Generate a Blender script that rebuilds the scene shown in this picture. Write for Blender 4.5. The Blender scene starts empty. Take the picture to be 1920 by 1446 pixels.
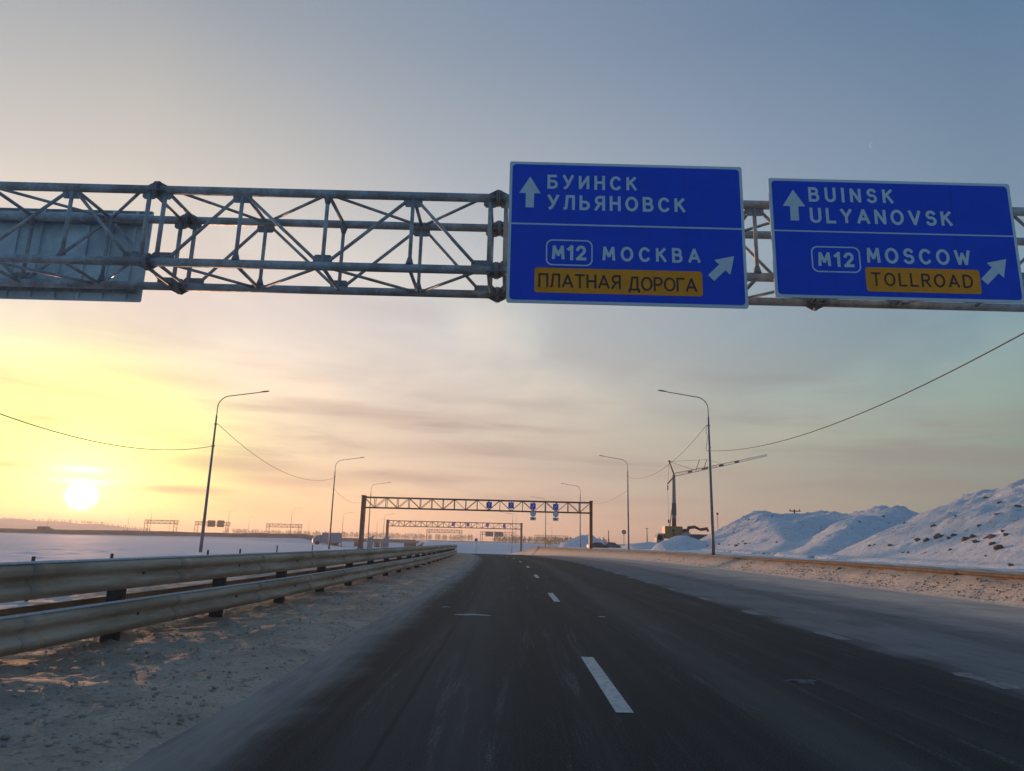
import bpy, bmesh, math, random
import numpy as np
from mathutils import Vector, Matrix

S = bpy.context.scene
COL = S.collection
R = math.radians

# ------------------------------------------------------------ camera
F_PX, W_PX = 1310.0, 1920.0
PITCH, ROLL, EYE = R(12.6), R(1.45), 1.45
cam_d = bpy.data.cameras.new('camera')
cam = bpy.data.objects.new('camera', cam_d)
COL.objects.link(cam)
cam_d.sensor_width = 36.0
cam_d.lens = 36.0 * F_PX / W_PX
cam_d.clip_start = 0.1
cam_d.clip_end = 20000
fw = Vector((0, math.cos(PITCH), math.sin(PITCH)))
r0 = Vector((1, 0, 0))
u0 = r0.cross(fw)
rt = r0 * math.cos(ROLL) + u0 * math.sin(ROLL)
up = -r0 * math.sin(ROLL) + u0 * math.cos(ROLL)
cam.matrix_world = Matrix(((rt.x, up.x, -fw.x, 0), (rt.y, up.y, -fw.y, 0), (rt.z, up.z, -fw.z, EYE), (0, 0, 0, 1)))
S.camera = cam

S.view_settings.view_transform = 'Standard'
S.view_settings.look = 'None'
S.view_settings.exposure = 0
S.view_settings.gamma = 1

# ------------------------------------------------------------ sun and sky
SUN_AZ, SUN_EL = -31.1, 2.36          # azimuth from +Y towards +X, elevation (degrees)
sun_dir = Vector((math.sin(R(SUN_AZ)) * math.cos(R(SUN_EL)), math.cos(R(SUN_AZ)) * math.cos(R(SUN_EL)), math.sin(R(SUN_EL))))
sd = bpy.data.lights.new('sun', 'SUN')
sun = bpy.data.objects.new('sun', sd)
COL.objects.link(sun)
sd.energy = 4.0
sd.angle = R(0.8)
sd.color = (1.0, 0.50, 0.26)
sun.rotation_euler = sun_dir.to_track_quat('Z', 'Y').to_euler()

SKY_DA= [0, 12, 24, 36, 50, 68, 95, 140]
SKY_EL= [0, 2, 4.5, 8, 12, 17, 23, 30, 38, 48, 65, 90]
SKY=[
  [(0.909, 0.591, 0.221), (0.971, 0.753, 0.277), (1.03, 0.929, 0.369), (1.058, 0.975, 0.525), (1.066, 0.927, 0.674), (0.976, 0.837, 0.719), (0.753, 0.687, 0.608), (0.557, 0.539, 0.508), (0.339, 0.376, 0.418), (0.243, 0.294, 0.374), (0.084, 0.168, 0.31), (0.067, 0.161, 0.304)] ,
  [(0.805, 0.445, 0.217), (0.864, 0.572, 0.292), (0.874, 0.675, 0.415), (0.917, 0.76, 0.536), (0.932, 0.796, 0.653), (0.868, 0.778, 0.708), (0.705, 0.657, 0.615), (0.499, 0.504, 0.507), (0.315, 0.364, 0.429), (0.185, 0.259, 0.376), (0.081, 0.166, 0.309), (0.067, 0.161, 0.304)] ,
  [(0.647, 0.387, 0.261), (0.684, 0.464, 0.319), (0.678, 0.529, 0.404), (0.722, 0.602, 0.493), (0.771, 0.677, 0.596), (0.7, 0.679, 0.653), (0.556, 0.578, 0.591), (0.409, 0.452, 0.5), (0.272, 0.337, 0.426), (0.181, 0.256, 0.373), (0.076, 0.161, 0.307), (0.067, 0.161, 0.304)] ,
  [(0.517, 0.351, 0.273), (0.53, 0.384, 0.304), (0.522, 0.429, 0.356), (0.568, 0.506, 0.428), (0.598, 0.568, 0.508), (0.516, 0.556, 0.556), (0.434, 0.491, 0.53), (0.345, 0.404, 0.479), (0.234, 0.303, 0.407), (0.154, 0.23, 0.357), (0.077, 0.163, 0.309), (0.067, 0.161, 0.304)] ,
  [(0.376, 0.299, 0.248), (0.376, 0.317, 0.265), (0.387, 0.359, 0.301), (0.416, 0.433, 0.367), (0.407, 0.465, 0.433), (0.345, 0.447, 0.492), (0.317, 0.402, 0.477), (0.261, 0.335, 0.44), (0.178, 0.254, 0.375), (0.131, 0.211, 0.344), (0.075, 0.162, 0.31), (0.068, 0.162, 0.304)] ,
  [(0.238, 0.237, 0.203), (0.23, 0.249, 0.214), (0.255, 0.294, 0.247), (0.265, 0.351, 0.299), (0.239, 0.361, 0.363), (0.207, 0.333, 0.403), (0.209, 0.297, 0.397), (0.159, 0.245, 0.361), (0.104, 0.198, 0.322), (0.106, 0.193, 0.329), (0.076, 0.162, 0.312), (0.068, 0.162, 0.304)] ,
  [(0.188, 0.242, 0.307), (0.192, 0.254, 0.32), (0.185, 0.269, 0.345), (0.187, 0.3, 0.376), (0.173, 0.288, 0.383), (0.154, 0.273, 0.409), (0.144, 0.249, 0.391), (0.12, 0.222, 0.368), (0.08, 0.189, 0.342), (0.093, 0.189, 0.33), (0.073, 0.165, 0.312), (0.068, 0.162, 0.304)] ,
  [(0.15, 0.238, 0.352), (0.149, 0.24, 0.355), (0.139, 0.253, 0.388), (0.138, 0.254, 0.392), (0.123, 0.243, 0.399), (0.117, 0.238, 0.402), (0.107, 0.222, 0.386), (0.098, 0.209, 0.371), (0.096, 0.205, 0.366), (0.082, 0.184, 0.337), (0.072, 0.167, 0.312), (0.068, 0.162, 0.304)] ,
]


class NB:
    """small helper that writes node trees"""
    def __init__(s, nt):
        s.nt = nt; nt.nodes.clear()
    def n(s, t, **kw):
        nd = s.nt.nodes.new(t)
        for k, v in kw.items():
            if k == 'inp':
                for a, b in v.items(): s.put(nd.inputs[a], b)
            else: setattr(nd, k, v)
        return nd
    def put(s, sock, v):
        if isinstance(v, bpy.types.NodeSocket): s.nt.links.new(v, sock)
        else: sock.default_value = v
    def m(s, op, a, b=None, c=None, clamp=False):
        nd = s.nt.nodes.new('ShaderNodeMath'); nd.operation = op; nd.use_clamp = clamp
        for i, v in enumerate((a, b, c)):
            if v is not None: s.put(nd.inputs[i], v)
        return nd.outputs[0]
    def mr(s, v, a, b, c=0.0, d=1.0, smooth=True):
        nd = s.nt.nodes.new('ShaderNodeMapRange')
        nd.interpolation_type = 'SMOOTHSTEP' if smooth else 'LINEAR'
        for i, q in enumerate((v, a, b, c, d)): s.put(nd.inputs[i], q)
        return nd.outputs[0]
    def mix(s, f, a, b, mode='MIX'):
        nd = s.nt.nodes.new('ShaderNodeMix'); nd.data_type = 'RGBA'; nd.blend_type = mode
        s.put(nd.inputs[0], f); s.put(nd.inputs[6], a); s.put(nd.inputs[7], b)
        return nd.outputs[2]
    def ramp(s, f, stops, interp='LINEAR'):
        nd = s.nt.nodes.new('ShaderNodeValToRGB'); cr = nd.color_ramp; cr.interpolation = interp
        while len(cr.elements) < len(stops): cr.elements.new(0.5)
        for e, (p, c) in zip(cr.elements, stops):
            e.position = p; e.color = (*c, 1) if len(c) == 3 else c
        s.put(nd.inputs[0], f)
        return nd.outputs[0]
    def noise(s, vec, scale, detail=3, rough=0.5, dist=0.0):
        nd = s.nt.nodes.new('ShaderNodeTexNoise')
        if vec is not None: s.nt.links.new(vec, nd.inputs['Vector'])
        nd.inputs['Scale'].default_value = scale; nd.inputs['Detail'].default_value = detail
        nd.inputs['Roughness'].default_value = rough; nd.inputs['Distortion'].default_value = dist
        return nd.outputs[0]
    def xyz(s, x, y, z=0.0):
        nd = s.nt.nodes.new('ShaderNodeCombineXYZ')
        for i, v in enumerate((x, y, z)): s.put(nd.inputs[i], v)
        return nd.outputs[0]

def build_world():
    w = bpy.data.worlds.new('World'); S.world = w; w.use_nodes = True
    b = NB(w.node_tree)
    tc = b.n('ShaderNodeTexCoord')
    sp = b.n('ShaderNodeSeparateXYZ', inp={0: tc.outputs['Generated']})
    x, y, z = sp.outputs
    el = b.m('MULTIPLY', b.m('ARCSINE', z), 57.29578)
    az = b.m('MULTIPLY', b.m('ARCTAN2', x, y), 57.29578)
    da = b.m('SUBTRACT', az, SUN_AZ)
    ada = b.m('ABSOLUTE', da)
    pos = b.m('POWER', b.m('DIVIDE', b.m('MAXIMUM', el, 0.0), 90.0), 0.5)
    col = None
    for i, g in enumerate(SKY_DA):
        rr = b.ramp(pos, [((e / 90.0) ** 0.5, SKY[i][j]) for j, e in enumerate(SKY_EL)], 'LINEAR')
        if col is None: col = rr
        else:
            f = b.mr(ada, float(SKY_DA[i - 1]), float(g), smooth=False)
            col = b.mix(f, col, rr)
    # thin high cloud: long streaks
    v1 = b.xyz(b.m('MULTIPLY', az, 0.045), b.m('MULTIPLY', b.m('ADD', el, b.m('MULTIPLY', az, 0.03)), 0.42), 0.0)
    n1 = b.noise(v1, 1.0, 5, 0.55, 0.3)
    v2 = b.xyz(b.m('MULTIPLY', b.m('ADD', az, b.m('MULTIPLY', el, 0.8)), 0.045), b.m('MULTIPLY', b.m('SUBTRACT', el, b.m('MULTIPLY', az, 0.18)), 0.10), 7.3)
    n2 = b.noise(v2, 1.0, 4, 0.5, 0.4)
    band = b.m('MULTIPLY', b.mr(el, 0.8, 3.5), b.mr(el, 8.0, 16.0, 1.0, 0.0))
    streak = b.m('MULTIPLY', b.mr(n1, 0.47, 0.68), b.m('MULTIPLY', band, 0.75))
    col = b.mix(streak, col, b.mix(0.5, b.mix(1.0, col, (0.66, 0.6, 0.6, 1), 'MULTIPLY'), (0.38, 0.33, 0.33, 1)))
    lite = b.m('MULTIPLY', b.mr(n1, 0.5, 0.28), b.m('MULTIPLY', band, 0.20))
    col = b.mix(lite, col, b.mix(1.0, col, (1.3, 1.22, 1.12, 1), 'MULTIPLY'))
    bandh = b.m('MULTIPLY', b.mr(el, 6.0, 11.0), b.mr(el, 16.0, 27.0, 1.0, 0.0))
    col = b.mix(b.m('MULTIPLY', b.mr(n2, 0.45, 0.62), b.m('MULTIPLY', bandh, 0.8)), col, b.mix(1.0, col, (0.84, 0.82, 0.86, 1), 'MULTIPLY'))
    col = b.mix(b.m('MULTIPLY', b.mr(n2, 0.5, 0.36), b.m('MULTIPLY', bandh, 0.75)), col, b.mix(1.0, col, (1.22, 1.13, 1.05, 1), 'MULTIPLY'))
    # brighter band along the horizon on the sun side, seen through the frosty air
    hb = b.m('MULTIPLY', b.mr(el, 9.0, 0.0), b.mr(ada, 85.0, 10.0))
    col = b.mix(hb, col, b.mix(1.0, col, (1.42, 1.36, 1.30, 1), 'MULTIPLY'))
    # glow of the sun in the thin cloud
    def blob(ca, ce, wa, we, p=1.0):
        a = b.m('DIVIDE', b.m('SUBTRACT', az, ca), wa); e = b.m('DIVIDE', b.m('SUBTRACT', el, ce), we)
        d2 = b.m('ADD', b.m('MULTIPLY', a, a), b.m('MULTIPLY', e, e))
        return b.m('EXPONENT', b.m('MULTIPLY', b.m('POWER', d2, p), -1.0))
    gl = b.m('MULTIPLY', blob(SUN_AZ - 1.0, 5.4, 9.3, 6.5, 1.6), b.mr(el, -0.6, 2.2, 0.15, 1.0))
    gl = b.m('MULTIPLY', gl, b.mr(n1, 0.75, 0.45, 0.55, 1.0))
    col = b.mix(b.m('MULTIPLY', gl, 0.97), col, (1.30, 1.42, 0.42, 1))
    gl2 = blob(SUN_AZ, 3.2, 3.6, 3.0, 0.8)
    col = b.mix(b.m('MULTIPLY', gl2, 0.55), col, (2.1, 1.9, 1.05, 1))
    # clouds to the right of the sun; their tone follows the sky behind them
    cl = b.mix(0.45, b.mix(1.0, col, (0.70, 0.62, 0.68, 1), 'MULTIPLY'), (0.52, 0.42, 0.36, 1))
    for ca, ce, wa, we, k in ((-21.5, 5.3, 5.5, 0.75, 0.95), (-17.5, 4.2, 5.5, 0.5, 0.85), (-24.6, 3.2, 3.4, 0.34, 0.95), (-36.0, 4.3, 1.8, 0.26, 0.7), (-34.2, 7.4, 1.5, 0.4, 0.5), (-27.0, 11.2, 5.0, 0.9, 0.35), (-10.0, 4.9, 6.5, 0.5, 0.7), (-4.0, 7.2, 9.0, 0.6, 0.5), (-8.0, 9.6, 8.0, 0.9, 0.45), (6.0, 3.4, 12.0, 0.35, 0.4), (12.0, 5.6, 14.0, 0.5, 0.4)):
        f = b.m('MULTIPLY', b.m('MULTIPLY', blob(ca, b.m('ADD', ce, b.m('MULTIPLY', b.m('SUBTRACT', n2, 0.5), 0.8)), wa, we, 1.4), k), b.mr(n1, 0.25, 0.55, 0.6, 1.0))
        col = b.mix(f, col, cl)
    # the disc, cut by a thin bar of cloud
    dv = b.n('ShaderNodeVectorMath', operation='DOT_PRODUCT', inp={0: tc.outputs['Generated'], 1: tuple(sun_dir)})
    ang = b.m('MULTIPLY', b.m('ARCCOSINE', b.m('MINIMUM', dv.outputs['Value'], 1.0)), 57.29578)
    disc = b.mr(ang, 0.30, 1.25, 1.0, 0.0)
    disc = b.m('MULTIPLY', disc, b.mr(el, 3.25, 3.45, 1.0, 0.0))
    bar = b.m('MAXIMUM', b.m('MULTIPLY', blob(SUN_AZ, 3.35, 1.6, 0.18, 1.0), 0.22), b.m('MULTIPLY', blob(SUN_AZ - 0.2, 4.15, 1.4, 0.24, 1.0), 0.18))
    col = b.mix(b.m('MAXIMUM', disc, bar, clamp=True), col, (5.0, 4.6, 3.6, 1))
    # physical sky, small share
    sky = b.n('ShaderNodeTexSky')
    sky.sky_type = 'NISHITA'; sky.sun_disc = False
    sky.sun_elevation = R(SUN_EL); sky.sun_rotation = R(SUN_AZ)
    sky.air_density = 1.0; sky.dust_density = 1.5
    bg1 = b.n('ShaderNodeBackground', inp={0: col, 1: 0.97})
    bg2 = b.n('ShaderNodeBackground', inp={0: sky.outputs[0], 1: 0.004})
    ad = b.n('ShaderNodeAddShader', inp={0: bg1.outputs[0], 1: bg2.outputs[0]})
    out = b.n('ShaderNodeOutputWorld', inp={0: ad.outputs[0]})
build_world()

# ------------------------------------------------------------ helpers
def tag(o, label=None, cat=None, group=None, kind=None):
    if label: o['label'] = label
    if cat: o['category'] = cat
    if group: o['group'] = group
    if kind: o['kind'] = kind
    return o

def empty(name, loc, label, cat, group=None, rz=0):
    o = bpy.data.objects.new(name, None); COL.objects.link(o)
    o.location = loc; o.rotation_euler = (0, 0, rz); o.empty_display_size = 0.3
    return tag(o, label, cat, group)

def copy_tree(o, parent=None):
    c = o.copy(); COL.objects.link(c); c.parent = parent
    for ch in list(o.children): copy_tree(ch, c)
    return c

class MB:
    def __init__(s): s.v = []; s.f = []; s.smooth = []
    def add(s, vs, fs, smooth=False):
        k = len(s.v); s.v += [tuple(p) for p in vs]
        s.f += [tuple(i + k for i in f) for f in fs]; s.smooth += [smooth] * len(fs)
    def box(s, c, d, rz=0.0, rx=0.0, ry=0.0):
        m = Matrix.Rotation(rz, 3, 'Z') @ Matrix.Rotation(ry, 3, 'Y') @ Matrix.Rotation(rx, 3, 'X')
        vs = [m @ Vector((sx * d[0] / 2, sy * d[1] / 2, sz * d[2] / 2)) + Vector(c) for sx in (-1, 1) for sy in (-1, 1) for sz in (-1, 1)]
        s.add(vs, [(0, 1, 3, 2), (4, 6, 7, 5), (0, 4, 5, 1), (2, 3, 7, 6), (0, 2, 6, 4), (1, 5, 7, 3)])
        return s
    def tube(s, pts, r, n=10, caps=True, smooth=True):
        pts = [Vector(p) for p in pts]
        rs = r if isinstance(r, (list, tuple)) else [r] * len(pts)
        base = len(s.v); vs = []; fs = []
        prev = None
        for i, p in enumerate(pts):
            t = (pts[min(i + 1, len(pts) - 1)] - pts[max(i - 1, 0)]).normalized()
            if prev is None:
                a = Vector((0, 0, 1)) if abs(t.z) < 0.9 else Vector((1, 0, 0))
                u = t.cross(a).normalized()
            else:
                u = (prev - t * prev.dot(t)).normalized()
            prev = u; w = t.cross(u)
            for k in range(n):
                an = 2 * math.pi * k / n
                vs.append(p + (u * math.cos(an) + w * math.sin(an)) * rs[i])
        for i in range(len(pts) - 1):
            for k in range(n):
                fs.append((i * n + k, i * n + (k + 1) % n, (i + 1) * n + (k + 1) % n, (i + 1) * n + k))
        s.add(vs, fs, smooth)
        if caps:
            s.f.append(tuple(base + k for k in range(n))[::-1]); s.smooth.append(False)
            q = base + (len(pts) - 1) * n
            s.f.append(tuple(q + k for k in range(n))); s.smooth.append(False)
        return s
    def prism(s, poly, axis, a, b):
        """polygon (list of 2-tuples) extruded from a to b; axis 'x','y','z'"""
        def P(p, t): return {'x': (t, p[0], p[1]), 'y': (p[0], t, p[1]), 'z': (p[0], p[1], t)}[axis]
        n = len(poly); vs = [P(p, a) for p in poly] + [P(p, b) for p in poly]
        fs = [tuple(range(n)), tuple(range(2 * n - 1, n - 1, -1))] + [(i, i + n, (i + 1) % n + n, (i + 1) % n) for i in range(n)]
        s.add(vs, fs); return s
    def build(s, name, mat, parent=None, recalc=True):
        me = bpy.data.meshes.new(name); me.from_pydata(s.v, [], s.f)
        me.polygons.foreach_set('use_smooth', s.smooth)
        if recalc:
            bm = bmesh.new(); bm.from_mesh(me); bmesh.ops.recalc_face_normals(bm, faces=bm.faces); bm.to_mesh(me); bm.free()
        me.materials.append(mat); me.update()
        o = bpy.data.objects.new(name, me); COL.objects.link(o)
        if parent is not None: o.parent = parent
        return o

MATS = {}
def mat(name, col, rough=0.6, metal=0.0, var=0.15, scale=4.0, bump=0.0, col2=None, spec=0.5, stretch=None, coord='Object'):
    if name in MATS: return MATS[name]
    m = bpy.data.materials.new(name); m.use_nodes = True; b = NB(m.node_tree)
    tc = b.n('ShaderNodeTexCoord'); vec = tc.outputs[coord]
    if stretch:
        mp = b.n('ShaderNodeMapping', inp={0: vec, 3: stretch}); vec = mp.outputs[0]
    n = b.noise(vec, scale, 5, 0.6)
    n2 = b.noise(vec, scale * 5.3, 3, 0.6)
    c2 = col2 if col2 else tuple(v * (1 - var * 2) for v in col)
    f = b.mr(b.m('ADD', b.m('MULTIPLY', n, 0.7), b.m('MULTIPLY', n2, 0.3)), 0.38, 0.64)
    c = b.mix(f, (*c2, 1), (*col, 1))
    pr = b.n('ShaderNodeBsdfPrincipled', inp={'Base Color': c, 'Metallic': metal, 'Specular IOR Level': spec})
    b.put(pr.inputs['Roughness'], b.mr(n2, 0.3, 0.7, max(rough - 0.1, 0.02), min(rough + 0.1, 1)))
    if bump:
        bp = b.n('ShaderNodeBump', inp={'Strength': bump, 'Distance': 0.02, 'Height': n2}); b.put(pr.inputs['Normal'], bp.outputs[0])
    b.n('ShaderNodeOutputMaterial', inp={0: pr.outputs[0]})
    MATS[name] = m; return m

# ------------------------------------------------------------ noise and terrain functions
def _hash(ix, iy, seed):
    h = (ix.astype(np.int64) * 374761393 + iy.astype(np.int64) * 668265263 + seed * 1442695041) & 0x7fffffff
    h = ((h ^ (h >> 13)) * 1274126177) & 0x7fffffff
    h = h ^ (h >> 16)
    return (h & 0xffff) / 65535.0
def vnoise(x, y, seed=0):
    x = np.asarray(x, float); y = np.asarray(y, float)
    ix = np.floor(x); iy = np.floor(y); fx = x - ix; fy = y - iy
    fx = fx * fx * (3 - 2 * fx); fy = fy * fy * (3 - 2 * fy)
    a = _hash(ix, iy, seed); b_ = _hash(ix + 1, iy, seed); c = _hash(ix, iy + 1, seed); d = _hash(ix + 1, iy + 1, seed)
    return (a * (1 - fx) + b_ * fx) * (1 - fy) + (c * (1 - fx) + d * fx) * fy - 0.5
def fbm(x, y, oct=4, seed=0, gain=0.5):
    t = 0; a = 1.0
    for i in range(oct):
        t = t + a * vnoise(x * 2 ** i + 17.3 * i, y * 2 ** i - 9.1 * i, seed + i); a *= gain
    return t
def ss(a, b, x):
    t = np.clip((np.asarray(x, float) - a) / (b - a), 0, 1); return t * t * (3 - 2 * t)

def offs(Y):                      # the road bends gently to the left
    Y = np.asarray(Y, float); K = 0.0007
    c = np.clip(Y, 35, 105); o = -K * (c - 35) ** 2
    return o - np.clip(Y - 105, 0, 300) * (2 * K * 70)
def zroad(Y):                     # a crest ahead, the ground drops and rises again beyond
    Y = np.asarray(Y, float)
    a = -0.0001 * (np.clip(Y, 40, 170) - 40) ** 2
    a = a - 0.5 * ss(165, 200, Y)
    return a
def zbase(lat, Y):
    x = lat + offs(Y)
    sh = 70 * ss(-30, -42, x)
    zc = zroad(Y) + 3.0 * ss(258, 280, Y - sh) + 0.3 * ss(320, 900, Y)
    L = -10 - 9 * ss(40, 110, Y) - 50 * ss(110, 235, Y)
    wl = ss(0, 1, (L - x) / 14.0)
    zl = 0.0 + 0.9 * ss(250, 300, Y)
    z = zc * (1 - wl) + zl * wl
    wr = ss(14.4, 16.6, lat) * (1 - ss(150, 235, Y) * (1 - ss(24, 40, x)))
    zr = 0.86 + 0.25 * ss(18, 40, x) - 0.25 * ss(70, 130, Y) * (1 - ss(16, 30, x))
    return z * (1 - wr) + zr * wr
def zsnow(lat, Y):
    """ground surface, with snow relief"""
    z = zbase(lat, Y)
    near = np.exp(-np.clip(Y - 10, 0, None) / 60.0)
    x = lat
    # verge between road and barrier, ploughed lumpy snow
    edge_l = -2.0 + 0.34 * fbm(x * 0 + 3.1, Y * 0.55, 4, 5)
    wl = ss(0.0, 0.75, edge_l - lat)
    lump = 0.05 * np.clip(fbm(x * .9, Y * .9, 3, 11) + 0.1, 0, None) + 0.020 * fbm(x * 3.0, Y * 3.0, 4, 23) + 0.16 * np.clip(fbm(x * 4.5, Y * 4.5, 3, 31) - 0.34, 0, .4) + 0.10 * np.clip(fbm(x * 9.5, Y * 9.5, 2, 37) - 0.30, 0, .4) + 0.010 * fbm(x * 14, Y * 14, 3, 29)
    z = z + wl * (0.035 + lump * (0.35 + 0.65 * ss(-2.4, -4.0, lat)) * (0.5 + near))
    z = z + 0.05 * np.exp(-((lat + 2.95) / 0.3) ** 2) * (0.5 + fbm(x, Y * 0.4, 3, 41))
    edge_r = 14.3 + 0.3 * fbm(x * 0 + 9.1, Y * 0.4, 3, 7)
    wr = ss(0.0, 0.6, lat - edge_r)
    z = z + wr * (0.03 + 0.06 * fbm(x * 1.3, Y * 1.3, 4, 51) + 0.03 * fbm(x * 5, Y * 5, 3, 57) * near)
    # ploughed bank under the right rail
    z = z + wr * ss(17.0, 15.3, lat) * 0.0
    z = z + ss(18, 24, lat) * 0.25 * fbm(x * 0.12, Y * 0.12, 4, 61) + ss(-9, -14, lat) * (0.12 * fbm(x * 0.15, Y * 0.06, 4, 67) + 0.03 * fbm(x * 0.8, Y * 0.4, 3, 71))
    z = z - 0.07 * ss(-2.6, -1.9, lat) * ss(14.5, 13.9, lat)
    return z
def zg(x, Y):
    return float(zsnow(np.array([x - float(offs(Y))]), np.array([float(Y)]))[0])

def grid_mesh(name, X, Y, Z, mat_, attrs=None):
    nr, nc = X.shape
    co = np.stack([X, Y, Z], -1).reshape(-1, 3)
    me = bpy.data.meshes.new(name)
    i = np.arange(nr * nc).reshape(nr, nc)
    q = np.stack([i[:-1, :-1], i[:-1, 1:], i[1:, 1:], i[1:, :-1]], -1).reshape(-1, 4)
    me.vertices.add(len(co)); me.vertices.foreach_set('co', co.ravel())
    me.loops.add(q.size); me.loops.foreach_set('vertex_index', q.ravel().astype(np.int32))
    me.polygons.add(len(q)); me.polygons.foreach_set('loop_start', np.arange(0, q.size, 4, dtype=np.int32))
    me.polygons.foreach_set('use_smooth', np.ones(len(q), bool))
    me.update(calc_edges=True)
    for k, a in (attrs or {}).items():
        at = me.attributes.new(k, 'FLOAT', 'POINT'); at.data.foreach_set('value', a.ravel().astype(np.float32))
    me.materials.append(mat_)
    o = bpy.data.objects.new(name, me); COL.objects.link(o)
    return o

# ------------------------------------------------------------ ground materials
def snow_material(name, dirty_near_road=True):
    m = bpy.data.materials.new(name); m.use_nodes = True; b = NB(m.node_tree)
    tc = b.n('ShaderNodeTexCoord'); vec = tc.outputs['Object']
    n = b.noise(vec, 0.9, 6, 0.65); nf = b.noise(vec, 7.0, 5, 0.7); ng = b.noise(vec, 34.0, 3, 0.6)
    clean = b.mix(b.mr(n, 0.35, 0.7), (0.66, 0.70, 0.73, 1), (0.74, 0.77, 0.80, 1))
    sp_ = b.noise(vec, 11.0, 3, 0.6, 0.3)
    crust = b.mix(b.mr(n, 0.3, 0.7), (0.34, 0.27, 0.20, 1), (0.53, 0.435, 0.34, 1))  # road dirt, warmed further: the brown windscreen veil is put into its colour
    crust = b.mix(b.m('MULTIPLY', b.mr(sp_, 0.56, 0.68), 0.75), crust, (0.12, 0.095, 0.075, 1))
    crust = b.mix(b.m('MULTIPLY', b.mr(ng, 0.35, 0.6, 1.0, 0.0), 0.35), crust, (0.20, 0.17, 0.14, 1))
    if dirty_near_road:
        lat = b.n('ShaderNodeAttribute', attribute_name='lat').outputs['Fac']
        dst = b.n('ShaderNodeAttribute', attribute_name='dist').outputs['Fac']
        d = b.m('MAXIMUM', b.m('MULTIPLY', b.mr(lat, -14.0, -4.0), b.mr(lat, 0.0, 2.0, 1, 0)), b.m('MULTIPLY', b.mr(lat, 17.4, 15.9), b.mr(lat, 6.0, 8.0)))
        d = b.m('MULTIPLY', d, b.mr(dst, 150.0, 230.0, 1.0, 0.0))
        tan = b.m('MULTIPLY', b.mr(lat, 15.9, 15.2), b.mr(lat, 13.0, 14.0))  # dusty right bank, with its strip of warm low sun put into the colour
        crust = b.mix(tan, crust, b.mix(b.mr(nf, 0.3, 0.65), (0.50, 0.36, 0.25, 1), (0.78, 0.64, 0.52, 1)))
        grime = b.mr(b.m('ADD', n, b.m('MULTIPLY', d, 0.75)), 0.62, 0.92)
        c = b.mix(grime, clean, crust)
    else:
        mp = b.n('ShaderNodeMapping', inp={0: vec, 3: (0.5, 0.5, 1.0)})
        vor = b.noise(mp.outputs[0], 1.3, 6, 0.75, 0.5)
        sp2 = b.noise(vec, 2.6, 5, 0.7, 0.4)
        c = b.mix(b.m('MULTIPLY', b.mr(vor, 0.50, 0.72), 0.45), clean, (0.50, 0.43, 0.40, 1))
        c = b.mix(b.m('MULTIPLY', b.mr(sp2, 0.575, 0.66), 0.7), c, (0.24, 0.17, 0.13, 1))
        c = b.mix(b.m('MULTIPLY', b.mr(nf, 0.55, 0.75), 0.35), c, (0.42, 0.35, 0.32, 1))
    h = b.m('ADD', b.m('MULTIPLY', nf, 0.5), b.m('MULTIPLY', ng, 0.3))
    if not dirty_near_road: h = b.m('ADD', h, b.m('MULTIPLY', b.noise(vec, 1.8, 6, 0.7, 0.5), 2.4))
    bp = b.n('ShaderNodeBump', inp={'Strength': 0.5, 'Distance': 0.05 if dirty_near_road else 0.16, 'Height': h})
    pr = b.n('ShaderNodeBsdfPrincipled', inp={'Base Color': c, 'Roughness': 0.85, 'Specular IOR Level': 0.25, 'Normal': bp.outputs[0]})
    b.n('ShaderNodeOutputMaterial', inp={0: pr.outputs[0]})
    return m
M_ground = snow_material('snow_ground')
M_heap = snow_material('snow_heap', False)

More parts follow.
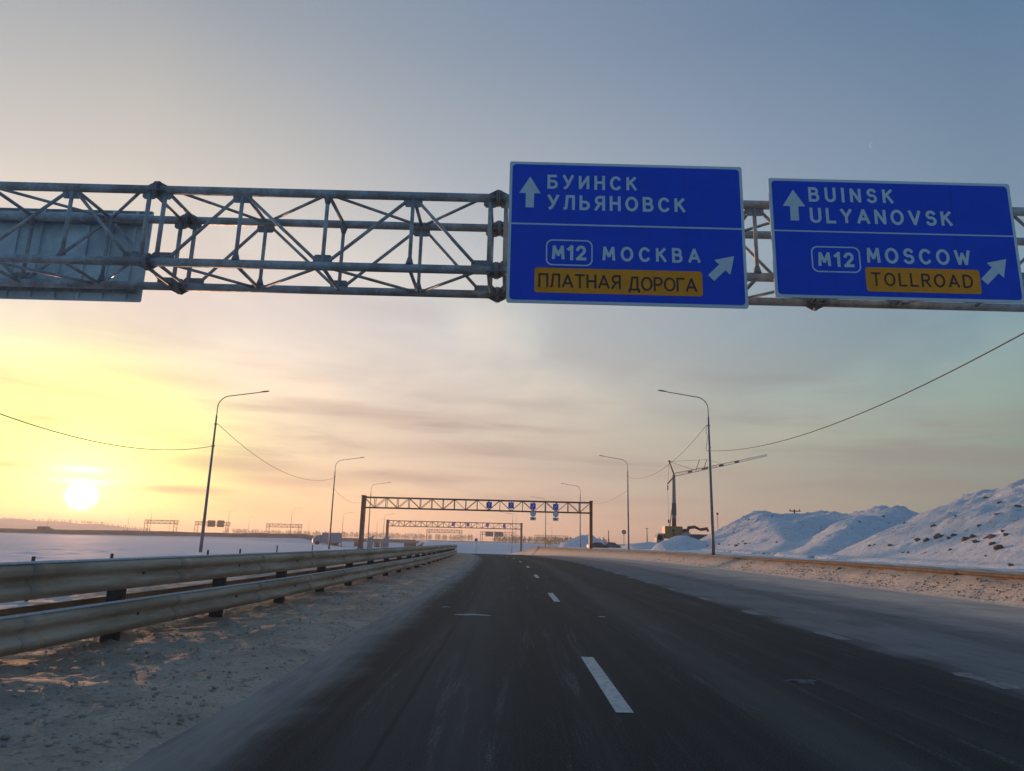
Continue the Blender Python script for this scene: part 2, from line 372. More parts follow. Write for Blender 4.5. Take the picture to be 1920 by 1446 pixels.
def road_material():
    m = bpy.data.materials.new('asphalt_with_frost'); m.use_nodes = True; b = NB(m.node_tree)
    lat = b.n('ShaderNodeAttribute', attribute_name='lat').outputs['Fac']
    dst = b.n('ShaderNodeAttribute', attribute_name='dist').outputs['Fac']
    v = b.xyz(lat, dst, 0)
    streak = b.noise(b.xyz(b.m('MULTIPLY', lat, 2.2), b.m('MULTIPLY', dst, 0.045), 0), 1.0, 5, 0.6, 0.2)
    fine = b.noise(b.xyz(b.m('MULTIPLY', lat, 9.0), b.m('MULTIPLY', dst, 0.5), 0), 1.0, 4, 0.6)
    cloud = b.noise(v, 0.55, 5, 0.6, 0.5)
    grain = b.noise(v, 60.0, 2, 0.6)
    agg = b.n('ShaderNodeTexVoronoi', inp={0: v, 'Scale': 95.0}).outputs['Color']
    asph = b.mix(b.mr(grain, 0.35, 0.65), (0.010, 0.012, 0.013, 1), (0.040, 0.043, 0.044, 1))
    asph = b.mix(b.m('MULTIPLY', b.mr(streak, 0.4, 0.75), 0.5), asph, (0.065, 0.066, 0.066, 1))
    edge = b.m('ADD', lat, b.m('ADD', b.m('MULTIPLY', b.m('SUBTRACT', streak, 0.5), 0.6), b.m('MULTIPLY', b.m('SUBTRACT', cloud, 0.5), 0.9)))
    fr = b.mr(edge, 5.35, 6.0)
    full = b.mr(edge, 6.5, 11.5, 0.66, 1.0)
    # wheel tracks of the slip lane keep darker bands
    trk = b.m('MULTIPLY', b.mr(b.m('ABSOLUTE', b.m('SUBTRACT', edge, 8.4)), 0.2, 0.9, 1, 0), 0.25)
    trk2 = b.m('MULTIPLY', b.mr(b.m('ABSOLUTE', b.m('SUBTRACT', edge, 10.6)), 0.2, 0.9, 1, 0), 0.18)
    frost_r = b.m('MULTIPLY', fr, b.m('SUBTRACT', b.m('SUBTRACT', full, trk), trk2), clamp=True)
    frost_l = b.m('MULTIPLY', b.mr(edge, -1.5, -2.15), 0.72)
    wheel = b.m('MULTIPLY', b.mr(b.m('ABSOLUTE', b.m('SUBTRACT', lat, 2.6)), 0.1, 0.6, 1, 0), 0.12)
    wheel2 = b.m('MULTIPLY', b.mr(b.m('ABSOLUTE', b.m('ADD', lat, 0.5)), 0.1, 0.9, 1, 0), 0.08)
    fm = b.m('MAXIMUM', frost_r, b.m('MAXIMUM', frost_l, b.m('MAXIMUM', wheel, wheel2)))
    fm = b.m('MULTIPLY', fm, b.mr(b.m('ADD', b.m('MULTIPLY', fine, 0.5), b.m('MULTIPLY', cloud, 0.5)), 0.3, 0.6, 0.55, 1.0), clamp=True)
    frost = b.mix(b.m('MAXIMUM', b.m('MULTIPLY', b.mr(edge, -1.0, -2.0), 0.5), b.mr(edge, 9.0, 13.0)), (0.33, 0.325, 0.315, 1), (0.62, 0.52, 0.42, 1))
    c = b.mix(fm, asph, frost)
    dust = b.noise(b.xyz(b.m('MULTIPLY', lat, 5.0), b.m('MULTIPLY', dst, 0.22), 3.0), 1.0, 6, 0.75, 0.8)
    salt = b.noise(v, 38.0, 2, 0.7)
    c = b.mix(b.m('MULTIPLY', b.m('MULTIPLY', b.mr(dust, 0.52, 0.72), b.mr(salt, 0.40, 0.62)), 0.34), c, (0.33, 0.33, 0.33, 1))
    seam = b.m('MULTIPLY', b.mr(b.m('ABSOLUTE', b.m('SUBTRACT', b.m('ADD', lat, b.m('MULTIPLY', fine, 0.05)), -0.86)), 0.012, 0.03, 1, 0), 0.5)
    c = b.mix(seam, c, (0.012, 0.012, 0.013, 1))
    bp = b.n('ShaderNodeBump', inp={'Strength': 0.35, 'Distance': 0.006, 'Height': agg})
    pr = b.n('ShaderNodeBsdfPrincipled', inp={'Base Color': c, 'Specular IOR Level': 0.12, 'Normal': bp.outputs[0]})
    b.put(pr.inputs['Roughness'], b.mr(fm, 0.0, 0.6, 0.78, 0.95))
    b.n('ShaderNodeOutputMaterial', inp={0: pr.outputs[0]})
    return m
M_road = road_material()

# ------------------------------------------------------------ ground, road
def axis(segs):
    out = []
    for a, b_, st in segs: out += list(np.arange(a, b_, st))
    return np.array(out)
lat_ax = axis([(-8, -2.1, .06), (-2.1, 13.8, .6), (13.8, 18, .08), (18, 30, .3)])
g = 30.0; rr = []
while g < 2600: rr.append(g); g += max(.3, (g - 15) * .035)
l = 8.0; ll = []
while l < 2600: ll.append(-l); l += max(.12, (l - 6) * .035)
lat_ax = np.concatenate([np.array(ll)[::-1], lat_ax[lat_ax > -7.99], np.array(rr)])
ya = list(np.arange(-40, 2, 2.0)); y_ = 2.0
while y_ < 3200: ya.append(y_); y_ += max(.05, y_ * .0115)
ya = np.array(ya)
LAT, YY = np.meshgrid(lat_ax, ya)
ZZ = zsnow(LAT, YY)
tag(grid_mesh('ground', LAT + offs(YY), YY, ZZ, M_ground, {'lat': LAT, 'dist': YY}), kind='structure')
yl = ya[ya < 205]
LAT, YY = np.meshgrid(np.arange(-3.6, 15.3, .9), yl)
tag(grid_mesh('road', LAT + offs(YY), YY, zroad(YY) , M_road, {'lat': LAT, 'dist': YY}), kind='structure')

# painted lane lines lie 4 mm above the asphalt
M_paint = mat('white_road_paint', (0.60, 0.60, 0.58), 0.7, var=0.12, scale=14, bump=0.1, col2=(0.36, 0.36, 0.35))
M_paint_old = mat('worn_snowy_road_paint', (0.27, 0.265, 0.26), 0.8, var=0.2, scale=9, col2=(0.13, 0.13, 0.13))
def strip(name, l0, l1, y0, y1, m_, n=4, dz=0.004, rag=0.0):
    mb = MB(); vs = []; fs = []
    for i in range(n + 1):
        Y = y0 + (y1 - y0) * i / n
        j0 = rag * random.uniform(-1, 1); j1 = rag * random.uniform(-1, 1)
        for q, (l_, j) in enumerate(((l0, j0), (l1, j1))):
            vs.append((l_ + j + float(offs(Y)), Y, float(zroad(Y)) + dz))
        if i: fs.append((2 * i - 2, 2 * i - 1, 2 * i + 1, 2 * i))
    mb.add(vs, fs)
    return mb.build(name, m_)
random.seed(5)
for k in range(-1, 11):
    Y = 6.64 + 11.75 * k
    lc = 1.07 if k <= 0 else 1.28
    tag(strip('lane_marking', lc - 0.08, lc + 0.08, Y, Y + 3.05, M_paint), kind='structure')
for k in range(0, 26):
    Y = 4.2 + 4.0 * k
    tag(strip('lane_marking', 5.50, 5.74, Y, Y + 1.0, M_paint_old, n=5, rag=0.05), kind='structure')
M_packed = mat('packed_snow', (0.52, 0.51, 0.50), 0.9, var=0.08, scale=12, bump=0.3, col2=(0.30, 0.30, 0.30))
def snow_patch(lat0, Y, w, h, seed, label, m_=None):
    random.seed(seed); n = 26; mb = MB(); vs = []; cx = lat0 + float(offs(Y)); z0 = float(zroad(Y))
    for ring, (rr_, zz_) in enumerate(((1, 0.002), (0.7, 0.013))):
        for i in range(n):
            a = 2 * math.pi * i / n
            k = 1 + 0.35 * math.sin(3 * a + seed) * random.uniform(.3, 1) + random.uniform(-.15, .15)
            vs.append((cx + w * rr_ * k * math.cos(a), Y + h * rr_ * k * math.sin(a), z0 + zz_))
    fs = [(i, (i + 1) % n, n + (i + 1) % n, n + i) for i in range(n)] + [tuple(range(n, 2 * n))]
    mb.add(vs, fs, True)
    o = mb.build('snow_patch', m_ or M_packed); return tag(o, label, 'snow patch')
def gp(x, y):   # lateral and distance of a spot
    return x, y
snow_patch(-0.67, 14.65, 0.30, 0.13, 3, 'elongated white snow patch on the asphalt left of the lane line')
snow_patch(1.95, 14.9, 0.07, 0.06, 4, 'tiny snow speck on the asphalt right of the second lane dash')
snow_patch(3.35, 8.35, 0.17, 0.10, 6, 'faint snow patch on the dark asphalt right of the nearest lane dash', mat('thin_dusty_snow', (0.16, 0.16, 0.165), 0.9, var=0.2, scale=14, col2=(0.05, 0.05, 0.055)))
snow_patch(-1.35, 16.2, 0.09, 0.05, 8, 'small snow speck beside the left snowy verge of the road')

# ------------------------------------------------------------ snow hills on the right
def ridge_h(X, Y, ridges):
    H = np.full(X.shape, -5.0)
    for pts, sl in ridges:
        for (a, b_) in zip(pts[:-1], pts[1:]):
            ax, ay, az = a; bx, by, bz = b_
            dx, dy = bx - ax, by - ay; L2 = dx * dx + dy * dy
            t = np.clip(((X - ax) * dx + (Y - ay) * dy) / L2, 0, 1)
            d = np.hypot(X - ax - t * dx, Y - ay - t * dy)
            zc = az + (bz - az) * t
            h = zc - sl * (np.sqrt(d * d + 0.8) - 0.9)
            k = 0.35
            H = np.where(H > h, H, h) + np.log1p(np.exp(-np.abs(H - h) / k)) * k
    return H
def heap(x0, x1, y0, y1, st, ridges, seed, label):
    X, Y = np.meshgrid(np.arange(x0, x1, st), np.arange(y0, y1, st))
    h = ridge_h(X, Y, ridges)
    gr = zsnow(X - offs(Y), Y)
    rel = np.clip((h - gr) / 2.5, 0, 1)
    h = h + rel * (0.6 * fbm(X * .16, Y * .16, 3, seed) + (.3 if seed == 130 else .5) * fbm(X * .6, Y * .6, 4, seed + 3) + 0.26 * np.abs(fbm(X * 1.9, Y * 1.9, 3, seed + 9)) + 0.5 * np.clip(fbm(X * 1.5, Y * 1.5, 3, seed + 15) - .32, 0, .4))
    # soft drift at the toe
    toe = gr + 0.22 * np.exp(np.clip(h - gr, -30, 0) / 1.1) * 1.0 - 0.0
    Z = np.where(h > gr - 0.4, np.maximum(h, toe - 0.02), gr - 0.35)
    e = np.minimum.reduce([X - x0, x1 - X, Y - y0, y1 - Y])
    Z = Z - 1.2 * (1 - ss(0.3, 2.5, e))
    Z = np.where(h < gr - 3.0, gr - 0.6, Z)
    tag(grid_mesh('snow_hill', X, Y, Z, M_heap), label, kind='structure')
    return (x0, y0, st, Z)
HEAPS = []
HEAPS.append(heap(17.6, 62, -6, 82, .22, [
    ([(24.5, 66, 0.2), (28.6, 52, 1.7), (31.2, 46.5, 3.8), (33.7, 45, 5.8), (37, 42, 8.2), (39, 24, 9.2), (39, 8, 8)], .46)], 100, 'large near snow hill'))
HEAPS.append(heap(17.4, 66, 42, 118, .24, [
    ([(25, 64, 2.0), (31.5, 84, 4.6), (34.2, 96, 6.0), (42.5, 96, 6.1), (50, 92, 5.4)], .52),
    ([(42.5, 96, 6.0), (41.5, 78, 5.9), (39.3, 70.5, 5.5), (32.3, 65, 4.0), (18.2, 46.5, .6)], .52),
    ([(36, 82, 5.3), (27, 72, 2.6)], .45)], 130, 'middle snow hill'))
HEAPS.append(heap(17.0, 32, 80, 104, .25, [([(19.8, 91, 1.6), (22.5, 92, 2.5), (25, 93, 2.0)], .42)], 160, 'low snow heap'))
HEAPS.append(heap(10.8, 30, 158, 186, .3, [([(18.0, 172, 3.1), (19.6, 173, 3.1)], .40)], 190, 'far snow heap'))
HEAPS.append(heap(19, 42, 112, 150, .35, [([(21, 128, 1.5), (25, 126, 1.75), (30, 130, 1.6), (38, 134, 2.0)], .25)], 210, 'low snow bank'))

def hz(x, Y):
    """height of the visible surface"""
    z = zg(x, Y)
    for x0, y0, st, Z in HEAPS:
        i = int((Y - y0) / st); j = int((x - x0) / st)
        if 0 <= i < Z.shape[0] and 0 <= j < Z.shape[1]: z = max(z, float(Z[i, j]))
    return z

# frozen earth clods lying in the snow of the hills
M_clod = mat('frozen_earth', (0.27, 0.20, 0.155), 0.95, var=0.3, scale=3, bump=0.4, col2=(0.08, 0.065, 0.055))
def clod_mesh(seed):
    random.seed(seed); bm = bmesh.new(); bmesh.ops.create_icosphere(bm, subdivisions=2, radius=1)
    sc = (random.uniform(.8, 1.3), random.uniform(.7, 1.1), random.uniform(.55, .8))
    for v in bm.verts:
        k = 1 + .28 * math.sin(4 * v.co.x + seed) * math.cos(5 * v.co.y + seed * 2) + random.uniform(-.14, .14)
        v.co = Vector((v.co.x * sc[0], v.co.y * sc[1], v.co.z * sc[2])) * k
    me = bpy.data.meshes.new('frozen_clod'); bm.to_mesh(me); bm.free(); me.materials.append(M_clod); return me
CL = [clod_mesh(i) for i in range(6)]
random.seed(77)
def march(xy, s):   # walk out along a bearing until the line of sight slope s meets the snow: gives the real place of a clod
    Y = 22.0
    while Y < 110:
        if hz(xy * Y, Y) > EYE + s * Y: return xy * Y, Y
        Y += 0.25
    return None
CLODS = [(0.5062, 0.0048, 0.2), (0.5128, 0.0063, 0.12), (0.5348, 0.0055, 0.22), (0.5739, 0.0132, 0.26), (0.5863, 0.014, 0.34), (0.6056, 0.0185, 0.36), (0.6035, 0.0216, 0.2), (0.6187, 0.0188, 0.16), (0.6254, 0.0197, 0.2), (0.6415, 0.0177, 0.3), (0.6529, 0.0172, 0.3), (0.6557, 0.0133, 0.2), (0.6722, 0.0209, 0.2), (0.6807, 0.0171, 0.32), (0.6785, 0.0123, 0.2), (0.6865, 0.0045, 0.34), (0.6995, 0.0232, 0.22), (0.6906, 0.0499, 0.2), (0.7219, 0.062, 0.25), (0.6957, 0.0643, 0.2), (0.678, 0.0745, 0.2), (0.6629, 0.0319, 0.18), (0.6955, 0.0303, 0.16), (0.5592, -0.0034, 0.12), (0.5527, -0.0035, 0.12), (0.5835, -0.0044, 0.12), (0.7014, -0.018, 0.14), (0.6236, -0.0317, 0.2), (0.4613, -0.0263, 0.14), (0.6185, 0.0028, 0.12), (0.6681, -0.0054, 0.15), (0.5288, 0.0471, 0.2), (0.5361, 0.0376, 0.16), (0.4943, 0.039, 0.16), (0.5584, 0.0382, 0.2), (0.5989, 0.0327, 0.25), (0.6312, 0.0497, 0.12), (0.652, 0.0648, 0.14), (0.2787, 0.0006, 0.2), (0.2956, 0.0031, 0.24), (0.3088, 0.002, 0.2), (0.3193, 0.0009, 0.3), (0.3222, 0.0037, 0.18), (0.3286, 0.0073, 0.22), (0.3327, 0.004, 0.28), (0.3384, 0.0059, 0.15), (0.3762, 0.0071, 0.22), (0.3384, 0.0357, 0.25), (0.3165, 0.0186, 0.2), (0.3289, 0.0279, 0.2), (0.3713, 0.0441, 0.2), (0.3616, 0.0218, 0.16), (0.3881, 0.0183, 0.16), (0.346, 0.005, 0.14)]

for i, (u, s_, r_) in enumerate(CLODS):
    r_ *= .68
    q = march(u, s_)
    if not q: continue
    x, Y = q
    o = bpy.data.objects.new('frozen_clod', CL[i % 6]); COL.objects.link(o)
    o.location = (x, Y, hz(x, Y) + r_ * .15); o.scale = (r_,) * 3; o.rotation_euler = (random.uniform(-.4, .4), random.uniform(-.4, .4), random.uniform(0, 6.28))
    tag(o, ('brown frozen earth clod on the slope of the large near snow hill' if s_ > -9 and u > .43 else 'brown frozen earth clod on the slope of the middle snow hill') if r_ > .125 else ('tiny dark earth clod on the large near snow hill' if u > .43 else 'tiny dark earth clod on the middle snow hill'), 'earth clod', 'earth clods on the snow hills')

# loose snow crumbs thrown up by the plough: nobody could count them
M_crumb = mat('dirty_snow_crumbs', (0.50, 0.42, 0.33), 0.95, var=0.2, scale=1.5, col2=(0.30, 0.24, 0.18))
def rubble(n, lat0, lat1, y0, y1, s0, s1, seed, label, dens=None):
    rs = np.random.RandomState(seed)
    bm = bmesh.new(); bmesh.ops.create_icosphere(bm, subdivisions=1, radius=1)
    base = np.array([v.co[:] for v in bm.verts]); fc = np.array([[v.index for v in f.verts] for f in bm.faces]); bm.free()
    Y = y0 * (y1 / y0) ** rs.rand(n); L = lat0 + (lat1 - lat0) * rs.rand(n)
    keep = vnoise(L * 1.1, Y * 1.1, seed) + .35 * rs.rand(n) > 0.05
    Y, L = Y[keep], L[keep]; n = len(Y)
    Z = zsnow(L, Y); s_ = s0 * (s1 / s0) ** (rs.rand(n) ** 2.2) 
    V = base[None] * (1 + .35 * (rs.rand(n, len(base), 1) - .5)) * s_[:, None, None] * (rs.rand(n, 1, 3) * .6 + np.array([.7, .7, .45]))
    an = rs.rand(n) * 6.28; ca, sa = np.cos(an)[:, None], np.sin(an)[:, None]
    X_, Y_ = V[..., 0] * ca - V[..., 1] * sa, V[..., 0] * sa + V[..., 1] * ca
    V = np.stack([X_ + (L + offs(Y))[:, None], Y_ + Y[:, None], V[..., 2] + (Z + s_ * .15)[:, None]], -1).reshape(-1, 3)
    Fc = (fc[None] + (np.arange(n) * len(base))[:, None, None]).reshape(-1, 3)
    me = bpy.data.meshes.new('snow_crumbs'); me.vertices.add(len(V)); me.vertices.foreach_set('co', V.ravel())
    me.loops.add(Fc.size); me.loops.foreach_set('vertex_index', Fc.ravel().astype(np.int32))
    me.polygons.add(len(Fc)); me.polygons.foreach_set('loop_start', np.arange(0, Fc.size, 3, dtype=np.int32)); me.polygons.foreach_set('use_smooth', np.ones(len(Fc), bool))
    me.update(calc_edges=True); me.materials.append(M_crumb)
    o = bpy.data.objects.new('snow_crumbs', me); COL.objects.link(o); tag(o, label, kind='stuff')
rubble(9000, -8.5, -2.45, 3.2, 48, .005, .030, 3, 'dirty snow crumbs on the left verge')
rubble(5200, 14.7, 15.8, 9, 70, .014, .055, 8, 'dirty snow crumbs along the right bank')

# ------------------------------------------------------------ metal and sign materials
M_steel = mat('galvanised_steel', (0.48, 0.54, 0.57), 0.55, metal=0.12, var=0.22, scale=2.5, bump=0.15, col2=(0.27, 0.285, 0.29))
M_steel2 = mat('dull_steel_plate', (0.30, 0.33, 0.35), 0.6, metal=0.15, var=0.22, scale=6, bump=0.15)
M_rustp = mat('brown_painted_steel', (0.15, 0.10, 0.085), 0.6, metal=0.2, var=0.2, scale=3)
M_pole = mat('galvanised_pole', (0.23, 0.235, 0.24), 0.5, metal=0.3, var=0.15, scale=2.5)
M_rail = mat('frosted_guardrail_steel', (0.56, 0.45, 0.33), 0.7, metal=0.05, var=0.15, scale=2.0, bump=0.2, col2=(0.33, 0.245, 0.165), stretch=(1, .25, 2.2))  # brown grime, plus warm windscreen glare put into the tan
M_railr = mat('muddy_guardrail_steel', (0.21, 0.135, 0.085), 0.8, var=0.2, scale=3.0, bump=0.3, col2=(0.12, 0.08, 0.055))
M_post = mat('guardrail_post_steel', (0.12, 0.10, 0.088), 0.7, metal=0.2, var=0.2, scale=6, bump=0.2)
M_frost = mat('hoar_frost', (0.70, 0.72, 0.75), 0.9, var=0.1, scale=20, bump=0.4)
M_blue = mat('blue_reflective_sheet', (0.010, 0.085, 0.72), 0.55, var=0.05, scale=1.5, spec=0.25)
M_white = mat('white_reflective_sheet', (0.66, 0.78, 0.82), 0.5, var=0.04, scale=6, spec=0.3)
M_orange = mat('orange_reflective_sheet', (1.0, 0.36, 0.012), 0.5, var=0.06, scale=5, spec=0.3)
M_seam = mat('dirty_blue_seam', (0.008, 0.05, 0.38), 0.7)
M_black = mat('dark_sign_ink', (0.05, 0.035, 0.03), 0.6, var=0.1, scale=6)
M_alu = mat('sign_back_aluminium', (0.66, 0.84, 0.88), 0.5, metal=0.05, var=0.14, scale=1.2, bump=0.05)
M_cable = mat('black_cable_sheath', (0.05, 0.045, 0.04), 0.6)
M_dark = mat('dark_rubber', (0.025, 0.025, 0.028), 0.8)
M_glass = mat('dark_window_glass', (0.03, 0.035, 0.045), 0.1, var=0.02)
M_yel = mat('yellow_machine_paint', (0.36, 0.21, 0.06), 0.5, var=0.12, scale=2)
M_red = mat('red_machine_paint', (0.27, 0.055, 0.045), 0.5, var=0.12, scale=2)
M_grey = mat('grey_machine_paint', (0.36, 0.36, 0.38), 0.5, var=0.12, scale=2)
M_dgrey = mat('dark_grey_machine_paint', (0.09, 0.09, 0.11), 0.5, var=0.12, scale=2)
M_conc = mat('concrete', (0.34, 0.31, 0.29), 0.9, var=0.15, scale=0.8, bump=0.2)
M_brown = mat('rusty_sheet_piles', (0.24, 0.11, 0.07), 0.8, var=0.25, scale=1.2)
M_wood = mat('weathered_timber', (0.13, 0.09, 0.07), 0.9, var=0.2, scale=5)
M_lite = mat('boom_light_grey', (0.26, 0.25, 0.24), 0.5, var=0.12, scale=2)

def _arc(cx, cz, rx, rz, a0, a1, n=10):
    return [(cx + rx * math.cos(R(a0 + (a1 - a0) * i / n)), cz + rz * math.sin(R(a0 + (a1 - a0) * i / n))) for i in range(n + 1)]
def _bowl(x, w, z0, z1):      # half round stroke to the right of a stem
    r_ = (z1 - z0) / 2; k = w - r_ * .95
    return [(x, z1), (x + k, z1)] + _arc(x + k, (z0 + z1) / 2, r_ * .95, r_, 90, -90)[1:] + [(x, z0)]
GL = {
 'A': (.74, [[(0, 0), (.37, 1), (.74, 0)], [(.12, .30), (.62, .30)]]),
 'B': (.60, [[(0, 0), (0, 1)], _bowl(0, .54, .53, 1), _bowl(0, .60, 0, .53)]),
 'C': (.68, [_arc(.36, .5, .36, .5, 45, 315, 22)]),
 'D': (.66, [[(0, 0), (0, 1), (.26, 1)] + _arc(.26, .5, .40, .5, 90, -90, 16)[1:] + [(0, 0)]]),
 'I': (.02, [[(.01, 0), (.01, 1)]]),
 'K': (.60, [[(0, 0), (0, 1)], [(.57, 1), (.02, .44)], [(.20, .62), (.61, 0)]]),
 'L': (.50, [[(0, 1), (0, 0), (.50, 0)]]),
 'M': (.76, [[(0, 0), (.06, 1), (.38, .28), (.70, 1), (.76, 0)]]),
 'N': (.62, [[(0, 0), (0, 1), (.62, 0), (.62, 1)]]),
 'O': (.76, [_arc(.38, .5, .38, .5, 90, 450, 30)]),
 'R': (.58, [[(0, 0), (0, 1)], _bowl(0, .56, .48, 1), [(.28, .48), (.58, 0)]]),
 'S': (.58, [_arc(.29, .755, .26, .245, 30, 255, 14) + _arc(.29, .265, .29, .265, 75, -150, 14)]),
 'T': (.60, [[(0, 1), (.60, 1)], [(.30, 1), (.30, 0)]]),
 'U': (.62, [[(0, 1), (0, .31)] + _arc(.31, .31, .31, .31, 180, 360, 14)[1:] + [(.62, 1)]]),
 'V': (.70, [[(0, 1), (.35, 0), (.70, 1)]]),
 'W': (.94, [[(0, 1), (.23, 0), (.47, .78), (.71, 0), (.94, 1)]]),
 'Y': (.66, [[(0, 1), (.33, .46), (.66, 1)], [(.33, .46), (.33, 0)]]),
 '1': (.26, [[(0, .80), (.24, 1), (.24, 0)]]),
 '2': (.56, [_arc(.28, .71, .27, .29, 165, -28, 14) + [(.02, 0), (.57, 0)]]),
 'Б': (.60, [[(.52, 1), (0, 1), (0, 0)], _bowl(0, .60, 0, .56)]),
 'У': (.64, [[(0, 1), (.34, .34)], [(.64, 1), (.22, .10), (.08, 0)]]),
 'И': (.62, [[(0, 1), (0, 0), (.62, 1), (.62, 0)]]),
 'Н': (.62, [[(0, 0), (0, 1)], [(.62, 0), (.62, 1)], [(0, .52), (.62, .52)]]),
 'Л': (.64, [[(0, 0), (.08, .04), (.17, 1), (.64, 1), (.64, 0)]]),
 'Ь': (.58, [[(0, 1), (0, 0)], _bowl(0, .58, 0, .56)]),
 'Я': (.58, [[(.58, 0), (.58, 1)], [(.58 - x, z) for x, z in _bowl(0, .56, .46, 1)], [(.30, .46), (0, 0)]]),
 'П': (.62, [[(0, 0), (0, 1), (.62, 1), (.62, 0)]]),
 'Д': (.74, [[(.10, 0), (.22, 1), (.62, 1), (.62, 0)], [(0, -.18), (0, 0), (.74, 0), (.74, -.18)]]),
 'Р': (.56, [[(0, 0), (0, 1)], _bowl(0, .56, .44, 1)]),
 'Г': (.48, [[(0, 0), (0, 1), (.48, 1)]]),
}
for _a, _b in (('С', 'C'), ('К', 'K'), ('О', 'O'), ('В', 'B'), ('М', 'M'), ('А', 'A'), ('Т', 'T'), ('H', 'Н')): GL[_a] = GL[_b]
def text_mesh(body, x0, z0, x1, z1, y, m_, parent, bold=1.0, name='lettering'):
    """lettering of even strokes in the plane y; the box x0..x1, z0..z1 holds the caps"""
    sw = .18 * bold * (z1 - z0); H = z1 - z0 - sw
    widths = [0.5 if ch == ' ' else GL[ch][0] for ch in body]
    tot = sum(widths) * H; avail = (x1 - x0 - sw)
    gap = (avail - tot) / max(len(body) - 1, 1); k = 1.0
    if gap < sw * 1.25:
        gap = sw * 1.25; k = (avail - gap * (len(body) - 1)) / tot
    mb = MB(); x = x0 + sw / 2; dep = 0
    for ch, w in zip(body, widths):
        if ch != ' ':
            strokes = []
            for pl in GL[ch][1]:      # a sharp corner starts a new stroke
                cur = [pl[0]]
                for i in range(1, len(pl)):
                    cur.append(pl[i])
                    if i < len(pl) - 1:
                        u = Vector((pl[i][0] - pl[i - 1][0], pl[i][1] - pl[i - 1][1])).normalized(); v = Vector((pl[i + 1][0] - pl[i][0], pl[i + 1][1] - pl[i][1])).normalized()
                        if u.dot(v) < -.2: strokes.append(cur); cur = [pl[i]]
                strokes.append(cur)
            for pl in strokes:
                P = [Vector((x + p[0] * H * k, z0 + sw / 2 + p[1] * H)) for p in pl]
                closed = (P[0] - P[-1]).length < 1e-4
                Q = []; n = len(P)
                for i in range(n):
                    pv = P[i - 1] if i else (P[-2] if closed else None); nx = P[i + 1] if i < n - 1 else (P[1] if closed else None)
                    d1 = (P[i] - pv).normalized() if pv is not None else (nx - P[i]).normalized()
                    d2 = (nx - P[i]).normalized() if nx is not None else d1
                    n1 = Vector((-d1.y, d1.x)); n2 = Vector((-d2.y, d2.x)); mi = n1 + n2
                    mi = mi / max(mi.length, 1e-6); s_ = min(1 / max(mi.dot(n1), .38), 1.9)
                    c_ = P[i].copy()
                    if not closed and i == 0: c_ -= d1 * sw * (.28 if ch in 'VWMМNИAАКKY' else .5)
                    if not closed and i == n - 1: c_ += d1 * sw * (.28 if ch in 'VWMМNИAАКKY' else .5)
                    Q.append((c_ + mi * sw / 2 * s_, c_ - mi * sw / 2 * s_))
                yy = y - .0015 - .0004 * (dep % 5); dep += 1
                vs = []; fs = []
                for a_, b_ in Q: vs += [(a_.x, yy, a_.y), (b_.x, yy, b_.y)]
                for i in range(n - 1): fs.append((2 * i, 2 * i + 1, 2 * i + 3, 2 * i + 2))
                mb.add(vs, fs)
        x += w * H * k + gap
    return mb.build(name, m_, parent)

def rrect(x0, z0, x1, z1, r, n=6):
    p = []
    for cx, cz, a0 in ((x1 - r, z1 - r, 0), (x0 + r, z1 - r, 90), (x0 + r, z0 + r, 180), (x1 - r, z0 + r, 270)):
        for i in range(n + 1):
            a = R(a0 + 90 * i / n); p.append((cx + r * math.cos(a), cz + r * math.sin(a)))
    return p
def plate(name, poly, y, t, m_, parent):
    return MB().prism(poly, 'y', y, y - t).build(name, m_, parent)
def frame(name, outer, inner, y, t, m_, parent):
    n = len(outer); mb = MB()
    vs = [(p[0], y, p[1]) for p in outer] + [(p[0], y, p[1]) for p in inner] + [(p[0], y - t, p[1]) for p in outer] + [(p[0], y - t, p[1]) for p in inner]
    fs = []
    for i in range(n):
        j = (i + 1) % n
        fs += [(2 * n + i, 2 * n + j, 3 * n + j, 3 * n + i), (i, j, n + j, n + i), (i, j, 2 * n + j, 2 * n + i), (n + i, n + j, 3 * n + j, 3 * n + i)]
    mb.add(vs, fs); return mb.build(name, m_, parent)
def arrow_up(cx, z0, z1, w, sw, hh):
    return [(cx - sw / 2, z0), (cx + sw / 2, z0), (cx + sw / 2, z1 - hh), (cx + w / 2, z1 - hh), (cx, z1), (cx - w / 2, z1 - hh), (cx - sw / 2, z1 - hh)]
def rot(poly, cx, cz, a):
    c, s = math.cos(a), math.sin(a)
    return [(cx + (x - cx) * c + (z - cz) * s, cz - (x - cx) * s + (z - cz) * c) for x, z in poly]

# ------------------------------------------------------------ the near gantry
GY0, GY1 = 12.36, 13.68            # front and back chord planes
GZ0, GZ1 = 6.42, 7.90              # bottom and top chords
SEC = 6.56; X0 = -0.35             # flange joint
gan = empty('overhead_gantry', (0, 13.0, 0), 'large grey lattice truss gantry overhead, carrying the two big blue signs', 'sign gantry')
gan_inv = Matrix.Translation((0, -13.0, 0))
def part(mb, name, m_, par=None):
    o = mb.build(name, m_, gan); o.matrix_parent_inverse = gan_inv
    return o
joints = [X0 + SEC * k for k in (-3, -2, -1, 0, 1, 2, 3)]
def gusset(mb, x, y, z, sgn, w=.36, h=.15, thick=.025):
    mb.prism([(x - w / 2, z), (x + w / 2, z), (x + w / 2, z + sgn * (h * .7)), (x + w / 2 - .04, z + sgn * h), (x - w / 2 + .04, z + sgn * h), (x - w / 2, z + sgn * h * .7)], 'y', y - thick / 2, y + thick / 2)
def cone(mb, p, q, r0, r1):
    mb.tube([p, q], [r0, r1], 10)
